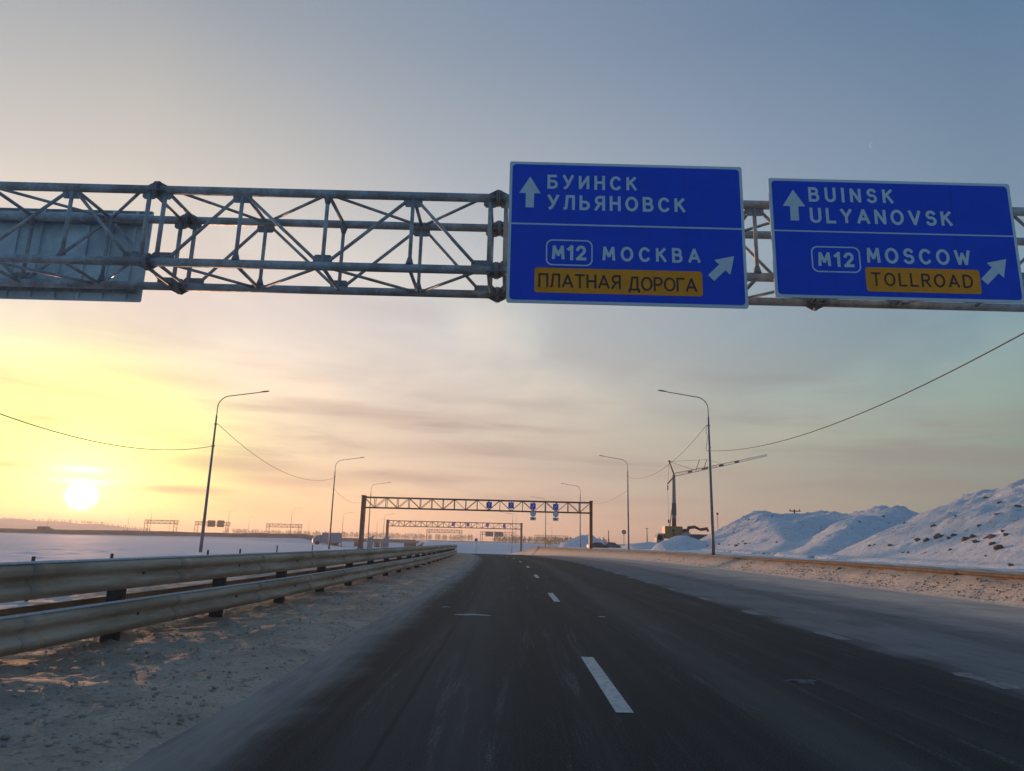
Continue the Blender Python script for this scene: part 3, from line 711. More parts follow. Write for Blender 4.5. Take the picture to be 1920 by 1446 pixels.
for a, b_ in zip(joints[:-1], joints[1:]):
    for y in (GY0, GY1):
        for z in (GZ0, GZ1):
            part(MB().tube([(a + .035, y, z), (b_ - .035, y, z)], .083, 16), 'chord', M_steel)
    q = [a + (b_ - a) * t for t in (0, .25, .5, .75, 1)]
    br, vt, gu = MB(), MB(), MB()
    e = .30
    for y in (GY0, GY1):
        # zigzag of each face: bottom joint, top quarter, bottom middle, top three quarters, bottom joint
        zz = [(q[0] + e, GZ0), (q[1], GZ1), (q[2], GZ0), (q[3], GZ1), (q[4] - e, GZ0)]
        for i in range(4):
            (xa, za), (xb, zb) = zz[i], zz[i + 1]
            d = Vector((xb - xa, 0, zb - za)).normalized() * .17
            xa2, za2, xb2, zb2 = xa + d.x, za + d.z, xb - d.x, zb - d.z
            MBd = MB().tube([(xa2, y, za2), (xb2, y, zb2)], .033, 10); part(MBd, 'diagonal_brace', M_steel)
        for i, x in enumerate(q[1:4]):
            tp = i in (0, 2)
            part(MB().tube([(x, y, GZ0 + .07), (x, y, GZ1 - .07)], .037, 10), 'vertical_strut', M_steel)
            g_ = MB(); h_ = MB()
            if tp: gusset(g_, x, y, GZ1 - .075, -1); cone(h_, (x, y, GZ0 + .06), (x, y, GZ0 + .22), .085, .04)
            else: gusset(g_, x, y, GZ0 + .075, 1); cone(h_, (x, y, GZ1 - .06), (x, y, GZ1 - .22), .085, .04)
            part(g_, 'gusset_plate', M_steel2); part(h_, 'strut_foot', M_steel2)
        for x in (q[0] + .15, q[4] - .15):
            part(MB().tube([(x, y, GZ0 + .07), (x, y, GZ1 - .07)], .042, 10), 'vertical_strut', M_steel)
            g_ = MB(); gusset(g_, x + (.12 if x < q[2] else -.12), y, GZ0 + .075, 1, .42, .12); part(g_, 'gusset_plate', M_steel2)
            g_ = MB(); gusset(g_, x, y, GZ1 - .075, -1, .26, .12); part(g_, 'gusset_plate', M_steel2)
    for z in (GZ0, GZ1):
        yy = [GY0, GY1, GY0, GY1, GY0]
        xs = [q[0] + e, q[1], q[2], q[3], q[4] - e]
        for i in range(4):
            d = Vector((xs[i + 1] - xs[i], yy[i + 1] - yy[i], 0)).normalized() * .14
            part(MB().tube([(xs[i] + d.x, yy[i] + d.y, z), (xs[i + 1] - d.x, yy[i + 1] - d.y, z)], .030, 10), 'diagonal_brace', M_steel)
        for x in [q[0] + .15] + q[1:4] + [q[4] - .15]:
            part(MB().tube([(x, GY0 + .06, z), (x, GY1 - .06, z)], .036, 10), 'cross_strut', M_steel)
for x in joints:
    for y in (GY0, GY1):
        for z in (GZ0, GZ1):
            f = MB()
            f.tube([(x - .034, y, z), (x - .003, y, z)], .165, 20); f.tube([(x + .003, y, z), (x + .034, y, z)], .165, 20)
            for k in range(8):
                an = 2 * math.pi * (k + .5) / 8; by, bz = y + .128 * math.cos(an), z + .128 * math.sin(an)
                f.tube([(x - .062, by, bz), (x + .062, by, bz)], .017, 6, smooth=False)
                for s_ in (-1, 1):
                    c_, sn = math.cos(an), math.sin(an)
                    if k % 2 == 0: f.add([(x + s_ * .036, y + .08 * c_, z + .08 * sn), (x + s_ * .036, y + .155 * c_, z + .155 * sn), (x + s_ * .19, y + .08 * c_, z + .08 * sn), (x + s_ * .036, y + .08 * c_ - .012 * sn, z + .08 * sn + .012 * c_), (x + s_ * .036, y + .155 * c_ - .012 * sn, z + .155 * sn + .012 * c_), (x + s_ * .19, y + .08 * c_ - .012 * sn, z + .08 * sn + .012 * c_)], [(0, 1, 2), (3, 5, 4), (0, 3, 4, 1), (1, 4, 5, 2), (2, 5, 3, 0)])
            part(f, 'bolted_flange', M_steel2)
for x in (joints[0], joints[-1]):
    for y in (GY0, GY1):
        part(MB().tube([(x, y, -.3), (x, y, GZ1 + .25)], .16, 16), 'column', M_steel)

# big signs: panels, white borders, words
def big_sign(x0, z0, x1, z1, y, label):
    o = empty('road_sign', (0, y, 0), label, 'road sign', 'blue direction signs on the near gantry')
    plate('panel', rrect(x0, z0, x1, z1, .04), 0, .03, M_white, o)
    plate('blue_sheet', rrect(x0 + .055, z0 + .055, x1 - .055, z1 - .055, .07), -.0302, .003, M_blue, o)
    for k in (1, 2, 3):
        sx = x0 + (x1 - x0) * k / 4
        plate('panel_seam', [(sx, z0 + .06), (sx + .006, z0 + .06), (sx + .006, z1 - .06), (sx, z1 - .06)], -.0332, .0006, M_seam, o)
    for bx in (x0 + .5, (x0 + x1) / 2, x1 - .5):
        MB().box((bx, .10, (z0 + z1) / 2), (.06, .16, z1 - z0 - .2)).build('mounting_rail', M_steel2, o)
    return o
YF = -.0335
s1 = big_sign(-0.145, 5.67, 4.24, 8.48, 12.02, 'big blue road sign in Cyrillic lettering with an orange plate, left of the Latin one')
text_mesh('БУИНСК', .57, 7.93, 2.25, 8.22, YF, M_white, s1)
text_mesh('УЛЬЯНОВСК', .58, 7.51, 3.15, 7.81, YF, M_white, s1)
text_mesh('МОСКВА', 1.60, 6.51, 3.40, 6.80, YF, M_white, s1)
plate('arrow', arrow_up(.245, 7.54, 8.17, .40, .155, .34), YF, .003, M_white, s1)
plate('arrow', rot(arrow_up(3.80, 6.14, 6.76, .40, .155, .32), 3.80, 6.45, R(45)), YF, .003, M_white, s1)
plate('divider_line', [(-.09, 7.195), (4.185, 7.195), (4.185, 7.225), (-.09, 7.225)], YF, .003, M_white, s1)
bd = frame('route_badge', rrect(.56, 6.40, 1.42, 6.91, .12), rrect(.585, 6.425, 1.395, 6.885, .10), YF, .003, M_white, s1)
text_mesh('M12', .67, 6.51, 1.30, 6.80, YF, M_white, s1, bold=1.08)
tp = plate('toll_plate', rrect(.36, 5.87, 3.42, 6.35, .05), YF, .003, M_orange, s1)
text_mesh('ПЛАТНАЯ', .43, 5.97, 1.93, 6.24, YF - .004, M_black, tp, bold=.75)
text_mesh('ДОРОГА', 2.07, 5.95, 3.32, 6.22, YF - .004, M_black, tp, bold=.75)
s2 = big_sign(4.735, 5.90, 9.28, 8.27, 12.02, 'big blue road sign in Latin lettering with an orange TOLLROAD plate')
text_mesh('BUINSK', 5.47, 7.80, 7.06, 8.10, YF, M_white, s2)
text_mesh('ULYANOVSK', 5.47, 7.37, 8.12, 7.68, YF, M_white, s2)
text_mesh('MOSCOW', 6.46, 6.60, 8.37, 6.91, YF, M_white, s2)
plate('arrow', arrow_up(5.185, 7.41, 8.04, .42, .155, .34), YF, .003, M_white, s2)
plate('arrow', rot(arrow_up(8.80, 6.20, 6.84, .40, .155, .32), 8.80, 6.52, R(45)), YF, .003, M_white, s2)
plate('divider_line', [(4.79, 7.19), (9.225, 7.19), (9.225, 7.215), (4.79, 7.215)], YF, .003, M_white, s2)
frame('route_badge', rrect(5.44, 6.40, 6.34, 6.91, .12), rrect(5.465, 6.425, 6.315, 6.885, .10), YF, .003, M_white, s2)
text_mesh('M12', 5.56, 6.51, 6.22, 6.80, YF, M_white, s2, bold=1.08)
tp = plate('toll_plate', rrect(6.41, 6.05, 8.50, 6.52, .05), YF, .003, M_orange, s2)
text_mesh('TOLLROAD', 6.51, 6.16, 8.36, 6.42, YF - .004, M_black, tp, bold=.75)

# reverse side of the sign for the other carriageway
bs = empty('road_sign', (0, 13.98, 0), 'pale blue grey bare back of a road sign hung behind the truss on the left', 'road sign')
plate('panel', rrect(-12.4, 6.16, -7.83, 8.22, .04), 0, .03, M_alu, bs)
for k in range(9):
    x = -8.15 - k * .5
    MB().box((x, -.055, 7.19), (.05, .045, 1.98)).build('stiffening_rib', M_alu, bs)
for z in (7.93, 6.40):
    MB().box((-10.1, -.10, z), (4.4, .04, .15)).build('mounting_rail', M_steel2, bs)
plate('edge_trim', [(-12.38, 8.16), (-7.85, 8.16), (-7.85, 8.205), (-12.38, 8.205)], -.0302, .012, M_steel2, bs)

# ------------------------------------------------------------ guardrails
def rail_lat(Y):
    P = [(-30, -5.9), (0, -5.25), (6, -5.12), (9.47, -4.98), (12.56, -4.84), (15.56, -4.72), (18.6, -4.64), (25, -4.53), (32, -4.46), (400, -4.42)]
    return float(np.interp(Y, [p[0] for p in P], [p[1] for p in P]))
W_PROF = [(0.000, .155), (0.020, .150), (0.060, .120), (0.078, .098), (0.078, .062), (0.060, .040), (0.012, .012), (0.012, -.012), (0.060, -.040), (0.078, -.062), (0.078, -.098), (0.060, -.120), (0.020, -.150), (0.000, -.155)]
def sweep(name, latf, zf, ys, prof, side, m_, parent, thick=.006):
    mb = MB(); n = len(prof)
    full = prof + [(p[0] - thick, p[1] * (1 - .02)) for p in prof[::-1]]
    n = len(full); vs = []; fs = []
    for i, Y in enumerate(ys):
        L = latf(Y); o_ = float(offs(Y)); z = zf(Y)
        for a, b_ in full: vs.append((L + side * a + o_, Y, z + b_))
        if i:
            for k in range(n): fs.append(((i - 1) * n + k, (i - 1) * n + (k + 1) % n, i * n + (k + 1) % n, i * n + k))
    fs.append(tuple(range(n))); fs.append(tuple(range((len(ys) - 1) * n, len(ys) * n)))
    mb.add(vs, fs, True); return mb.build(name, m_, parent)
ys = [Y for Y in np.concatenate([np.arange(-6, 60, 1.5), np.arange(60, 215, 4.0)])]
gr = empty('guardrail', (float(-5.2), 5, 0), 'two tier frosty steel guardrail along the left verge, its posts standing in dirty snow', 'guardrail')
ginv = Matrix.Translation((5.2, -5, 0))
def gpart(o): o.matrix_parent_inverse = ginv; return o
zr_ = lambda Y: float(zroad(Y))
for nm, dz, sd_, off in (('rail_beam', .925, 1, .10), ('rail_beam', .405, 1, .10), ('rail_beam', .89, -1, -.50), ('rail_beam', .40, -1, -.50)):
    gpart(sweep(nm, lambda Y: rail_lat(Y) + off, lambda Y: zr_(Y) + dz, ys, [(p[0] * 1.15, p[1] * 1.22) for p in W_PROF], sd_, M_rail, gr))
for dz in (1.106, .586):   # rime lying along the top edges
    gpart(sweep('frost_ridge', lambda Y: rail_lat(Y) + .115, lambda Y: zr_(Y) + dz + .008, ys, [(0.03, -.012), (0.028, 0.004), (0.008, .016), (-.022, .004), (-.024, -.012)], 1, M_frost, gr, .004))
random.seed(11)
k = 0; Y = 9.47 - 9.0
while Y < 212 and k < 72:
    L = rail_lat(Y); x = L + float(offs(Y)); z = zr_(Y)
    mb = MB()
    mb.box((x - .20, Y, z + .42), (.20, .012, 1.2)); mb.box((x - .296, Y + .05, z + .42), (.012, .10, 1.2)); mb.box((x - .104, Y + .05, z + .42), (.012, .10, 1.2))
    for dz in (.90, .38):
        mb.box((x - .02, Y + .05, z + dz), (.14, .16, .22)); mb.box((x - .42, Y + .05, z + dz), (.20, .16, .20))
    gpart(mb.build('post', M_post, gr))
    if k < 14:
        for dz in (.925, .405):
            if k < 9:
                xb = L + float(offs(Y)) + .10 + .014
                gpart(MB().tube([(xb, Y + .05, z + dz), (xb + .018, Y + .05, z + dz)], .022, 6, smooth=False).build('bolt', M_post, gr))
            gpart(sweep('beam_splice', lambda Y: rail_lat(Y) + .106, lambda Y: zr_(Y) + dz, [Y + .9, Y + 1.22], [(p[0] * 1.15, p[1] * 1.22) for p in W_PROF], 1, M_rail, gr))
    k += 1; Y += 3.05
for i, (Y, L, zt) in enumerate(((14.4, -9.45, .93), (17.5, -9.6, .93), (24.5, -10.2, .92), (28.5, -10.6, .90), (38, -12.2, .95), (50, -13.6, .90))):
    mb = MB(); x = L; mb.box((x, Y, zt / 2), (.06, .03, zt + .0)); mb.box((x, Y - .022, zt - .07), (.045, .010, .10))
    o = mb.build('marker_post', M_post)
    tag(o, 'short dark marker post behind the left guardrail, ' + ('nearest to the camera and largest', 'second nearest to the camera', 'third from the camera', 'fourth from the camera', 'fifth from the camera', 'farthest from the camera')[i], 'marker post', 'marker posts behind the guardrail')

gr2 = empty('guardrail', (17, 5, 0), 'low brown muddy guardrail buried in snow along the right edge of the road', 'guardrail')
ys2 = [Y for Y in np.concatenate([np.arange(-6, 60, 1.5), np.arange(60, 170, 4.0)])]
g2inv = Matrix.Translation((-17, -5, 0))
def zr2(Y): return .715 - .10 * float(ss(25, 70, Y)) - .25 * float(ss(70, 125, Y)) + .03 * math.sin(Y * .21)
o = sweep('rail_beam', lambda Y: 15.95, zr2, ys2, W_PROF, -1, M_railr, gr2); o.matrix_parent_inverse = g2inv
for i in range(40):
    Y = 2 + 4 * i; mb = MB(); mb.box((16.14 + float(offs(Y)), Y, zr2(Y) - .12), (.16, .10, .54))
    o = mb.build('post', M_post, gr2); o.matrix_parent_inverse = g2inv

# ------------------------------------------------------------ street lamps
def make_lamp():
    t = empty('street_lamp', (0, 0, 0), 'x', 'street lamp', 'street lamps along the road')
    MB().tube([(0, 0, -.6), (0, 0, 1.2), (0, 0, 10.9)], [.135, .13, .062], 14).build('pole', M_pole, t)
    a = [(0, 0, 10.85), (0, 0, 11.55)]
    for i in range(1, 9):
        an = R(82 * i / 8); a.append((1.0 - 1.0 * math.cos(an), 0, 11.55 + 1.0 * math.sin(an)))
    x0, z0 = a[-1][0], a[-1][2]
    a.append((3.35, 0, z0 + (3.35 - x0) * math.tan(R(8.5))))
    MB().tube(a, .036, 10).build('arm', M_pole, t)
    ex, ez = a[-1][0], a[-1][2]; tn = math.tan(R(8.5))
    h = MB()
    prof = [(0, .03, .035), (.08, .07, .05), (.3, .13, .075), (.55, .14, .07), (.72, .09, .045), (.78, .03, .02)]
    vs = []; fs = []; n = 10
    for (u, w, hh) in prof:
        for k_ in range(n):
            an = 2 * math.pi * k_ / n; vs.append((ex - .05 + u, w * math.cos(an), ez + u * tn + hh * (math.sin(an) if math.sin(an) > 0 else .5 * math.sin(an))))
    for i in range(len(prof) - 1):
        for k_ in range(n): fs.append((i * n + k_, i * n + (k_ + 1) % n, (i + 1) * n + (k_ + 1) % n, (i + 1) * n + k_))
    fs += [tuple(range(n)), tuple(range((len(prof) - 1) * n, len(prof) * n))]
    h.add(vs, fs, True); h.build('lamp_head', M_steel2, t)
    MB().box((0, 0, 10.2), (.17, .17, .10)).box((.1, 0, 10.2), (.12, .04, .04)).box((0, 0, 8.4), (.19, .19, .10)).build('cable_clamp', M_steel2, t)
    return t
lamp0 = make_lamp(); first = [True]
def lamp(x, Y, label, side=1, h=1.0, ang=0, base=None, group=None):
    o = lamp0 if first[0] else copy_tree(lamp0); first[0] = False
    o.location = (x, Y, zg(x, Y) if base is None else base); o.rotation_euler = (0, 0, (0 if side == 1 else math.pi) + R(ang))
    o.scale = (1, 1, h); o['label'] = label; o['group'] = group or 'street lamps along the road'
    return o
lamp(-23.9, 56, 'nearest tall street lamp on the left, rising from the snow field behind the guardrail', 1, base=-.05)
lamp(-24.9, 100, 'second street lamp along the left side, left of the brown gantry', 1, base=-.3)
lamp(-28.2, 144, 'third street lamp on the left, just right of the left column of the brown gantry', 1, base=-.3)
lamp(16.05, 56, 'nearest tall street lamp on the right, in front of the crane jib', -1, base=.85)
lamp(16.75, 99.5, 'second street lamp on the right, between the brown gantry and the crane', -1, base=.75)
lamp(14.6, 145, 'third street lamp on the right, just left of the right column of the brown gantry', -1, base=.45)
lamp(9.7, 186, 'fourth street lamp on the right, seen under the brown gantry between its sign pairs', -1, base=.2)
for x, Y, lb in [(-244.6, 459.5, 'thin far street lamp standing just left of the leftmost distant lattice gantry'), (-189.3, 377.6, 'far street lamp rising over the left part of the leftmost distant lattice gantry'), (-257.7, 543.7, 'faint far street lamp seen through the right part of the leftmost distant lattice gantry'),
                 (-145.8, 371.3, 'far street lamp at the right leg of the distant gantry with two dark signs'), (-174.0, 478.6, 'faint far street lamp midway between two distant lattice gantries, right of the dark signs'), (-96.4, 316.3, 'far street lamp at the right leg of the third distant lattice gantry'),
                 (-143.7, 514.2, 'faint far street lamp just right of the third distant lattice gantry'), (-374.4, 580.9, 'faint far street lamp on the skyline hill below the sun'), (-394.4 - 60, 559.8, 'leftmost far street lamp on the skyline, left of the sun')]:
    lamp(x, Y, lb, 1, group='distant lamps on the left')
for x, Y, lb in [(-62.3, 268.1, 'far street lamp between the second left lamp and the brown gantry column'), (-47.7, 273.3, 'far street lamp at the left leg of the smaller brown gantry'), (-87.8, 477.5, 'small faint far lamp between the left legs of the two brown gantries'),
                 (-88.3, 702, 'tiny far lamp under the left part of the smaller brown gantry'), (-67.1, 674, 'tiny far lamp inside the smallest middle gantry'), (-43, 797, 'tiny far lamp right of the smallest middle gantry')]:
    lamp(x, Y, lb, 1, group='distant lamps behind the gantries')
for x, Y, lb in [(1.3, 232.0, 'far street lamp just right of the right column of the smaller brown gantry'), (3.3, 312.1, 'far street lamp just left of the right column of the smaller brown gantry'), (28, 458.8, 'faint far street lamp before the hazy wood'), (-2, 492, 'faint far lamp behind the two grey sign backs')]:
    lamp(x, Y, lb, -1, group='distant lamps before the wood')

def cable(p, q, sag, label, r=.022):
    mb = MB(); n = 26; pts = []
    p, q = Vector(p), Vector(q)
    for i in range(n + 1):
        t = i / n; v = p.lerp(q, t); v.z -= 4 * sag * t * (1 - t); pts.append(v)
    mb.tube(pts, r, 6); return tag(mb.build('power_cable', M_cable), label, 'cable', 'cables between the street lamps')
cable((-23.75, 56, 8.4), (-22.6, 11, 10.2), 2.9, 'cable sagging across the yellow sun glow to the nearest left street lamp')
cable((-23.75, 56, 10.2), (-24.8, 100, 9.7), 1.9, 'cable hanging between the first and second left street lamps', .018)
cable((-24.8, 100, 8.1), (-28.1, 144, 9.7), 1.6, 'faint cable hanging between the second and third left street lamps', .016)
cable((15.9, 56, 9.0), (16.4, 11, 9.8), 1.8, 'long cable sweeping up to the right picture edge from the nearest right lamp')
cable((15.9, 56, 11.1), (16.6, 99.5, 10.9), 1.7, 'cable running down from the nearest right street lamp past the crane top', .018)
cable((16.6, 99.5, 8.9), (14.5, 145, 10.4), 1.4, 'faint cable hanging between the second and third right street lamps', .016)
mb = MB().tube([(15.9, 55.9, 11.05), (15.78, 55.9, 10.6), (15.92, 55.9, 10.1), (15.80, 55.9, 9.5), (15.74, 55.9, 9.1), (15.82, 55.9, 8.9), (15.92, 55.9, 9.02)], .018, 6)
tag(mb.build('cable_loop', M_cable), 'slack loop of cable hanging down the nearest right lamp pole', 'cable')

# ------------------------------------------------------------ distant gantries
def gantry(x0, x1, Y, zt, zb, th, label, m_=None, npan=20, lattice=False, r=.07, deep=1.3, Y1=None, col=.22, group=None):
    m_ = m_ or M_rustp
    o = empty('overhead_gantry', ((x0 + x1) / 2, Y, zb), label, 'sign gantry', group)
    inv = Matrix.Translation((-(x0 + x1) / 2, -Y, -zb))
    Y1 = Y if Y1 is None else Y1
    def P(x, dy, z): return (x, Y + (Y1 - Y) * (x - x0) / (x1 - x0) + dy, z)
    def pt(mb, n): q = mb.build(n, m_, o); q.matrix_parent_inverse = inv
    for dy in (0, deep):
        for z in (zt, zt - th): pt(MB().tube([P(x0, dy, z), P(x1, dy, z)], r, 8), 'chord')
    br = MB(); w = (x1 - x0) / npan
    for dy in (0, deep):
        for i in range(npan + 1):
            x = x0 + w * i
            br.tube([P(x, dy, zt), P(x, dy, zt - th)], r * .55, 6)
            if i < npan:
                a, b_ = (zt, zt - th) if i % 2 == 0 else (zt - th, zt)
                br.tube([P(x, dy, a), P(x + w, dy, b_)], r * .45, 6)
    for i in range(npan + 1):
        x = x0 + w * i; br.tube([P(x, 0, zt - th), P(x, deep, zt - th)], r * .4, 6)
    pt(br, 'bracing')
    for s_, x in ((1, x0), (-1, x1)):
        if lattice:
            lw = lattice
            for xx in (x, x + s_ * lw):
                pt(MB().tube([P(xx, 0, zb - .5), P(xx, 0, zt)], r * 1.0, 8), 'column')
            lb = MB(); n = 5
            for i in range(n):
                a, b_ = zb + (zt - th - zb) * i / n, zb + (zt - th - zb) * (i + 1) / n
                xa, xb = (x, x + s_ * lw) if i % 2 else (x + s_ * lw, x)
                lb.tube([P(xa, 0, a), P(xb, 0, b_)], r * .5, 6)
            pt(lb, 'column_bracing')
        else:
            mb = MB()
            c0 = P(x, deep / 2, (zb + zt) / 2)
            mb.box(c0, (col * 2, deep + .1, zt - zb + .6)); mb.box(P(x, deep / 2, zt + .18), (col * 2.5, deep + .3, .12)); mb.box(P(x, deep / 2, zb + .1), (col * 3.2, deep + .5, .25))
            pt(mb, 'column')
    return o
gantry(-23.3, 13.1, 113, 7.85, -.3, 1.62, 'brown box column gantry across the road ahead, carrying four small blue signs', npan=20, r=.10, col=.25)
gantry(-40.8, 4.4, 240, 7.4, -2.4, 1.75, 'smaller brown gantry seen beneath the first one, with four tiny blue signs', npan=24, r=.12, col=.34, deep=1.5)
gantry(-48, -27.2, 420, 7.3, .6, 1.6, 'tiny distant gantry under the middle of the smaller brown gantry', npan=14, r=.12, lattice=1.6)
gantry(-16.8, 3.6, 430, 6.9, .6, 1.6, 'distant gantry with two grey sign backs near the blue snow slope', npan=14, r=.12, lattice=1.3)
gantry(20.7, 47, 560, 7.0, .7, 1.8, 'faint far gantry in front of the hazy wood on the right', npan=16, r=.13, lattice=2.0)
gantry(-187, -170.2, 367, 7.8, .4, 1.7, 'distant lattice gantry nearest the sun, without any signs', npan=12, r=.12, lattice=1.7)
gantry(-166.8, -148.6, 380, 7.8, .6, 1.7, 'distant lattice gantry with two dark square signs behind the nearest left lamp', npan=12, r=.12, lattice=1.7)
gantry(-132.2, -113.1, 390, 7.8, .7, 1.7, 'distant lattice gantry left of the second left street lamp, without any signs', npan=12, r=.12, lattice=1.7)

def small_sign(x, Y, z0, z1, w, kind, label, group):
    o = empty('lane_sign', (0, Y, 0), label, 'road sign', group)
    plate('panel', rrect(x - w / 2, z0, x + w / 2, z1, .04), 0, .04, M_white, o)
    plate('blue_sheet', rrect(x - w / 2 + .04, z0 + .04, x + w / 2 - .04, z1 - .04, .04), -.041, .004, M_blue, o)
    cz = (z0 + z1) / 2; h = (z1 - z0) * .72
    ar = arrow_up(x, cz - h / 2, cz + h / 2, w * .30, w * .10, h * .34)
    if kind == 'diag': ar = rot(ar, x, cz, R(42))
    plate('arrow', ar, -.046, .004, M_white, o)
    MB().box((x, .05, cz), (.10, .06, z1 - z0 + .5)).build('mounting_rail', M_steel2, o)
    return o
G1 = 112.75
for x, z0, k, lb in ((-3.16, 6.56, 'up', 'small blue sign with a straight white arrow, leftmost on the brown gantry'), (.34, 6.60, 'up', 'small blue sign with a straight white arrow, second from the left on the brown gantry'),
                 (3.83, 6.56, 'diag', 'small blue sign with a slanting arrow above a round sign, third on the brown gantry'), (7.44, 6.52, 'diag', 'small blue sign with a slanting arrow above a round sign, nearest the right column')):
    small_sign(x, G1, z0, z0 + .98, .90, k, lb, 'blue lane signs on the brown gantry')
for x, lb in ((3.87, 'left'), (7.46, 'right')):
    o = empty('round_sign', (0, G1 - .02, 0), f'{lb} round grey sign over a white vehicle plate, hanging under the brown gantry', 'road sign', 'round signs under the brown gantry')
    C_ = (x, 5.88)
    circ = lambda r_: [(C_[0] + r_ * math.cos(2 * math.pi * i / 24), C_[1] + r_ * math.sin(2 * math.pi * i / 24)) for i in range(24)]
    plate('disc', circ(.46), 0, .03, M_grey, o)
    plate('disc_face', circ(.37), -.031, .004, M_white, o)
    plate('vehicle_plate', rrect(x - .46, 4.86, x + .46, 5.36, .03), 0, .03, M_white, o)
    mb = MB().prism([(x - .22, 4.98), (x + .02, 4.98), (x + .02, 5.26), (x - .22, 5.26)], 'y', -.031, -.035).prism([(x + .04, 4.98), (x + .2, 4.98), (x + .2, 5.10), (x + .12, 5.2), (x + .04, 5.2)], 'y', -.031, -.035)
    mb.build('vehicle_mark', M_black, o)
    MB().box((x, .05, 5.7), (.08, .05, 1.9)).build('mounting_rail', M_steel2, o)
for i, (x, z) in enumerate(((-18.6, 6.1), (-13.6, 6.1), (-7.1, 6.1), (-1.4, 6.0))):
    small_sign(x, 239.6, z, z + 1.1, 1.0, 'up', ('tiny blue lane sign, %s from the left on the smaller brown gantry' % ('first', 'second', 'third', 'fourth')[i]), 'blue lane signs on the smaller gantry')
for x0, x1, pts, lb in ((-13.7, -9.0, 0, 'grey square sign back on the far gantry, left of the pointed one'), (-8.3, -2.9, 1, 'grey back of a distant road sign with a pointed right end on the far gantry')):
    o = empty('road_sign', (0, 429.6, 0), lb, 'road sign', 'sign backs on the far gantry')
    poly = [(x0, 4.2), (x1, 4.2), (x1, 7.1), (x0, 7.1)] if not pts else [(x0, 4.2), (x1 - .7, 4.2), (x1, 5.1), (x1, 6.2), (x1 - .7, 7.1), (x0, 7.1)]
    plate('panel', poly, 0, .08, M_dgrey, o); MB().box(((x0 + x1) / 2, .1, 5.65), (.2, .1, 2.6)).build('mounting_rail', M_steel2, o)
for x0, x1, z0, z1, lb in ((-160, -156, 5.2, 8.6, 'left one of two dark square signs on the distant lattice gantry'), (-154.9, -151.2, 5.2, 8.7, 'right one of two dark square signs on the distant lattice gantry')):
    o = empty('road_sign', (0, 379.6, 0), lb, 'road sign', 'dark signs on the distant lattice gantry')
    plate('panel', rrect(x0, z0, x1, z1, .1), 0, .1, M_dgrey, o); MB().box(((x0 + x1) / 2, .1, 6.9), (.2, .1, 3)).build('mounting_rail', M_steel2, o)

def post_sign(x, Y, zc, r_, shape, m1, m2, label, hbase=None):
    z0 = hz(x, Y) if hbase is None else hbase
    o = empty('road_sign', (x, Y, z0), label, 'road sign')
    h = zc - z0
    MB().tube([(0, 0, -.3), (0, 0, h + r_)], .06, 8).build('sign_post', M_pole, o)
    n = {'round': 24, 'tri': 3, 'sq': 4}[shape]; a0 = {'round': 0, 'tri': math.pi / 2, 'sq': math.pi / 4}[shape]
    poly = lambda q: [(q * math.cos(a0 + 2 * math.pi * i / n), h + q * math.sin(a0 + 2 * math.pi * i / n)) for i in range(n)]
    plate('sign_rim', poly(r_), -.07, .03, m1, o); plate('sign_face', poly(r_ * .8), -.101, .006, m2, o)
    return o
post_sign(-8.9, 200, 1.7, .5, 'round', M_white, M_blue, 'small round blue sign on a post at the foot of the blue snow slope')
post_sign(11.5, 200, 1.45, .75, 'sq', M_orange, M_orange, 'blurry orange sign before the hazy wood right of the gantry column')
post_sign(24.3, 150, 4.0, .48, 'round', M_red, M_grey, 'small round sign on a post above the snow bank, left of the second right lamp')

# ------------------------------------------------------------ overpass, embankment, roofs
def box_thing(name, label, cat, parts, loc, rz=0, group=None):
    o = empty(name, loc, label, cat, group, rz)
    for nm, m_, boxes in parts:
        mb = MB()
        for b_ in boxes: mb.box(*b_)
        mb.build(nm, m_, o)
    return o
ov = empty('overpass_bridge', (-57, 300, -2.2), 'low grey overpass with brown abutments beyond the snow field, behind the guardrail', 'bridge')
mb = MB().box((0, 0, 2.55), (38, 12, 1.0)).build('deck', M_conc, ov)
MB().box((0, -6.1, 3.25), (38, .3, .42)).build('parapet', M_conc, ov)
for x in (-17.5, 16.2):
    q = MB().box((x, 0, .9), (3.6, 11, 2.6)).build('abutment', M_brown, ov)
for x in (-6.0, 2.2, 5.0):
    MB().box((x, 0, .9), (.9, 9, 2.5)).build('pier', M_conc, ov)
M_bank = mat('frozen_grass_bank', (0.20, 0.165, 0.15), 0.95, var=0.25, scale=.25, bump=0.4, col2=(0.10, 0.08, 0.075))
def bank(name, pts, h, w, label, m_, seed):
    mb = MB(); vs = []; fs = []; prof = [(-w, -.8), (-w * .45, h * .55), (-w * .15, h), (w * .3, h), (w, -.8)]
    P = []
    for (a, b_) in zip(pts[:-1], pts[1:]):
        n = max(2, int(math.hypot(b_[0] - a[0], b_[1] - a[1]) / 4))
        for i in range(n): P.append((a[0] + (b_[0] - a[0]) * i / n, a[1] + (b_[1] - a[1]) * i / n))
    P.append(pts[-1])
    for i, (x, y) in enumerate(P):
        z0 = zg(x, y); k = 1 + .22 * float(fbm(np.array([i * .21]), np.array([seed * 1.0]), 3, seed)[0])
        for j, (o_, hh) in enumerate(prof): vs.append((x, y + o_, z0 + hh * (k if hh > 0 else 1) + .12 * math.sin(i * 1.7 + j * 2.1)))
        if i:
            n = len(prof)
            for j in range(n - 1): fs.append(((i - 1) * n + j, (i - 1) * n + j + 1, i * n + j + 1, i * n + j))
    mb.add(vs, fs, True); return tag(mb.build(name, m_), label, kind='structure')
bank('embankment', [(-420, 262), (-250, 262), (-150, 270), (-75, 292)], 1.5, 9, 'brown roadside embankment', M_bank, 3)
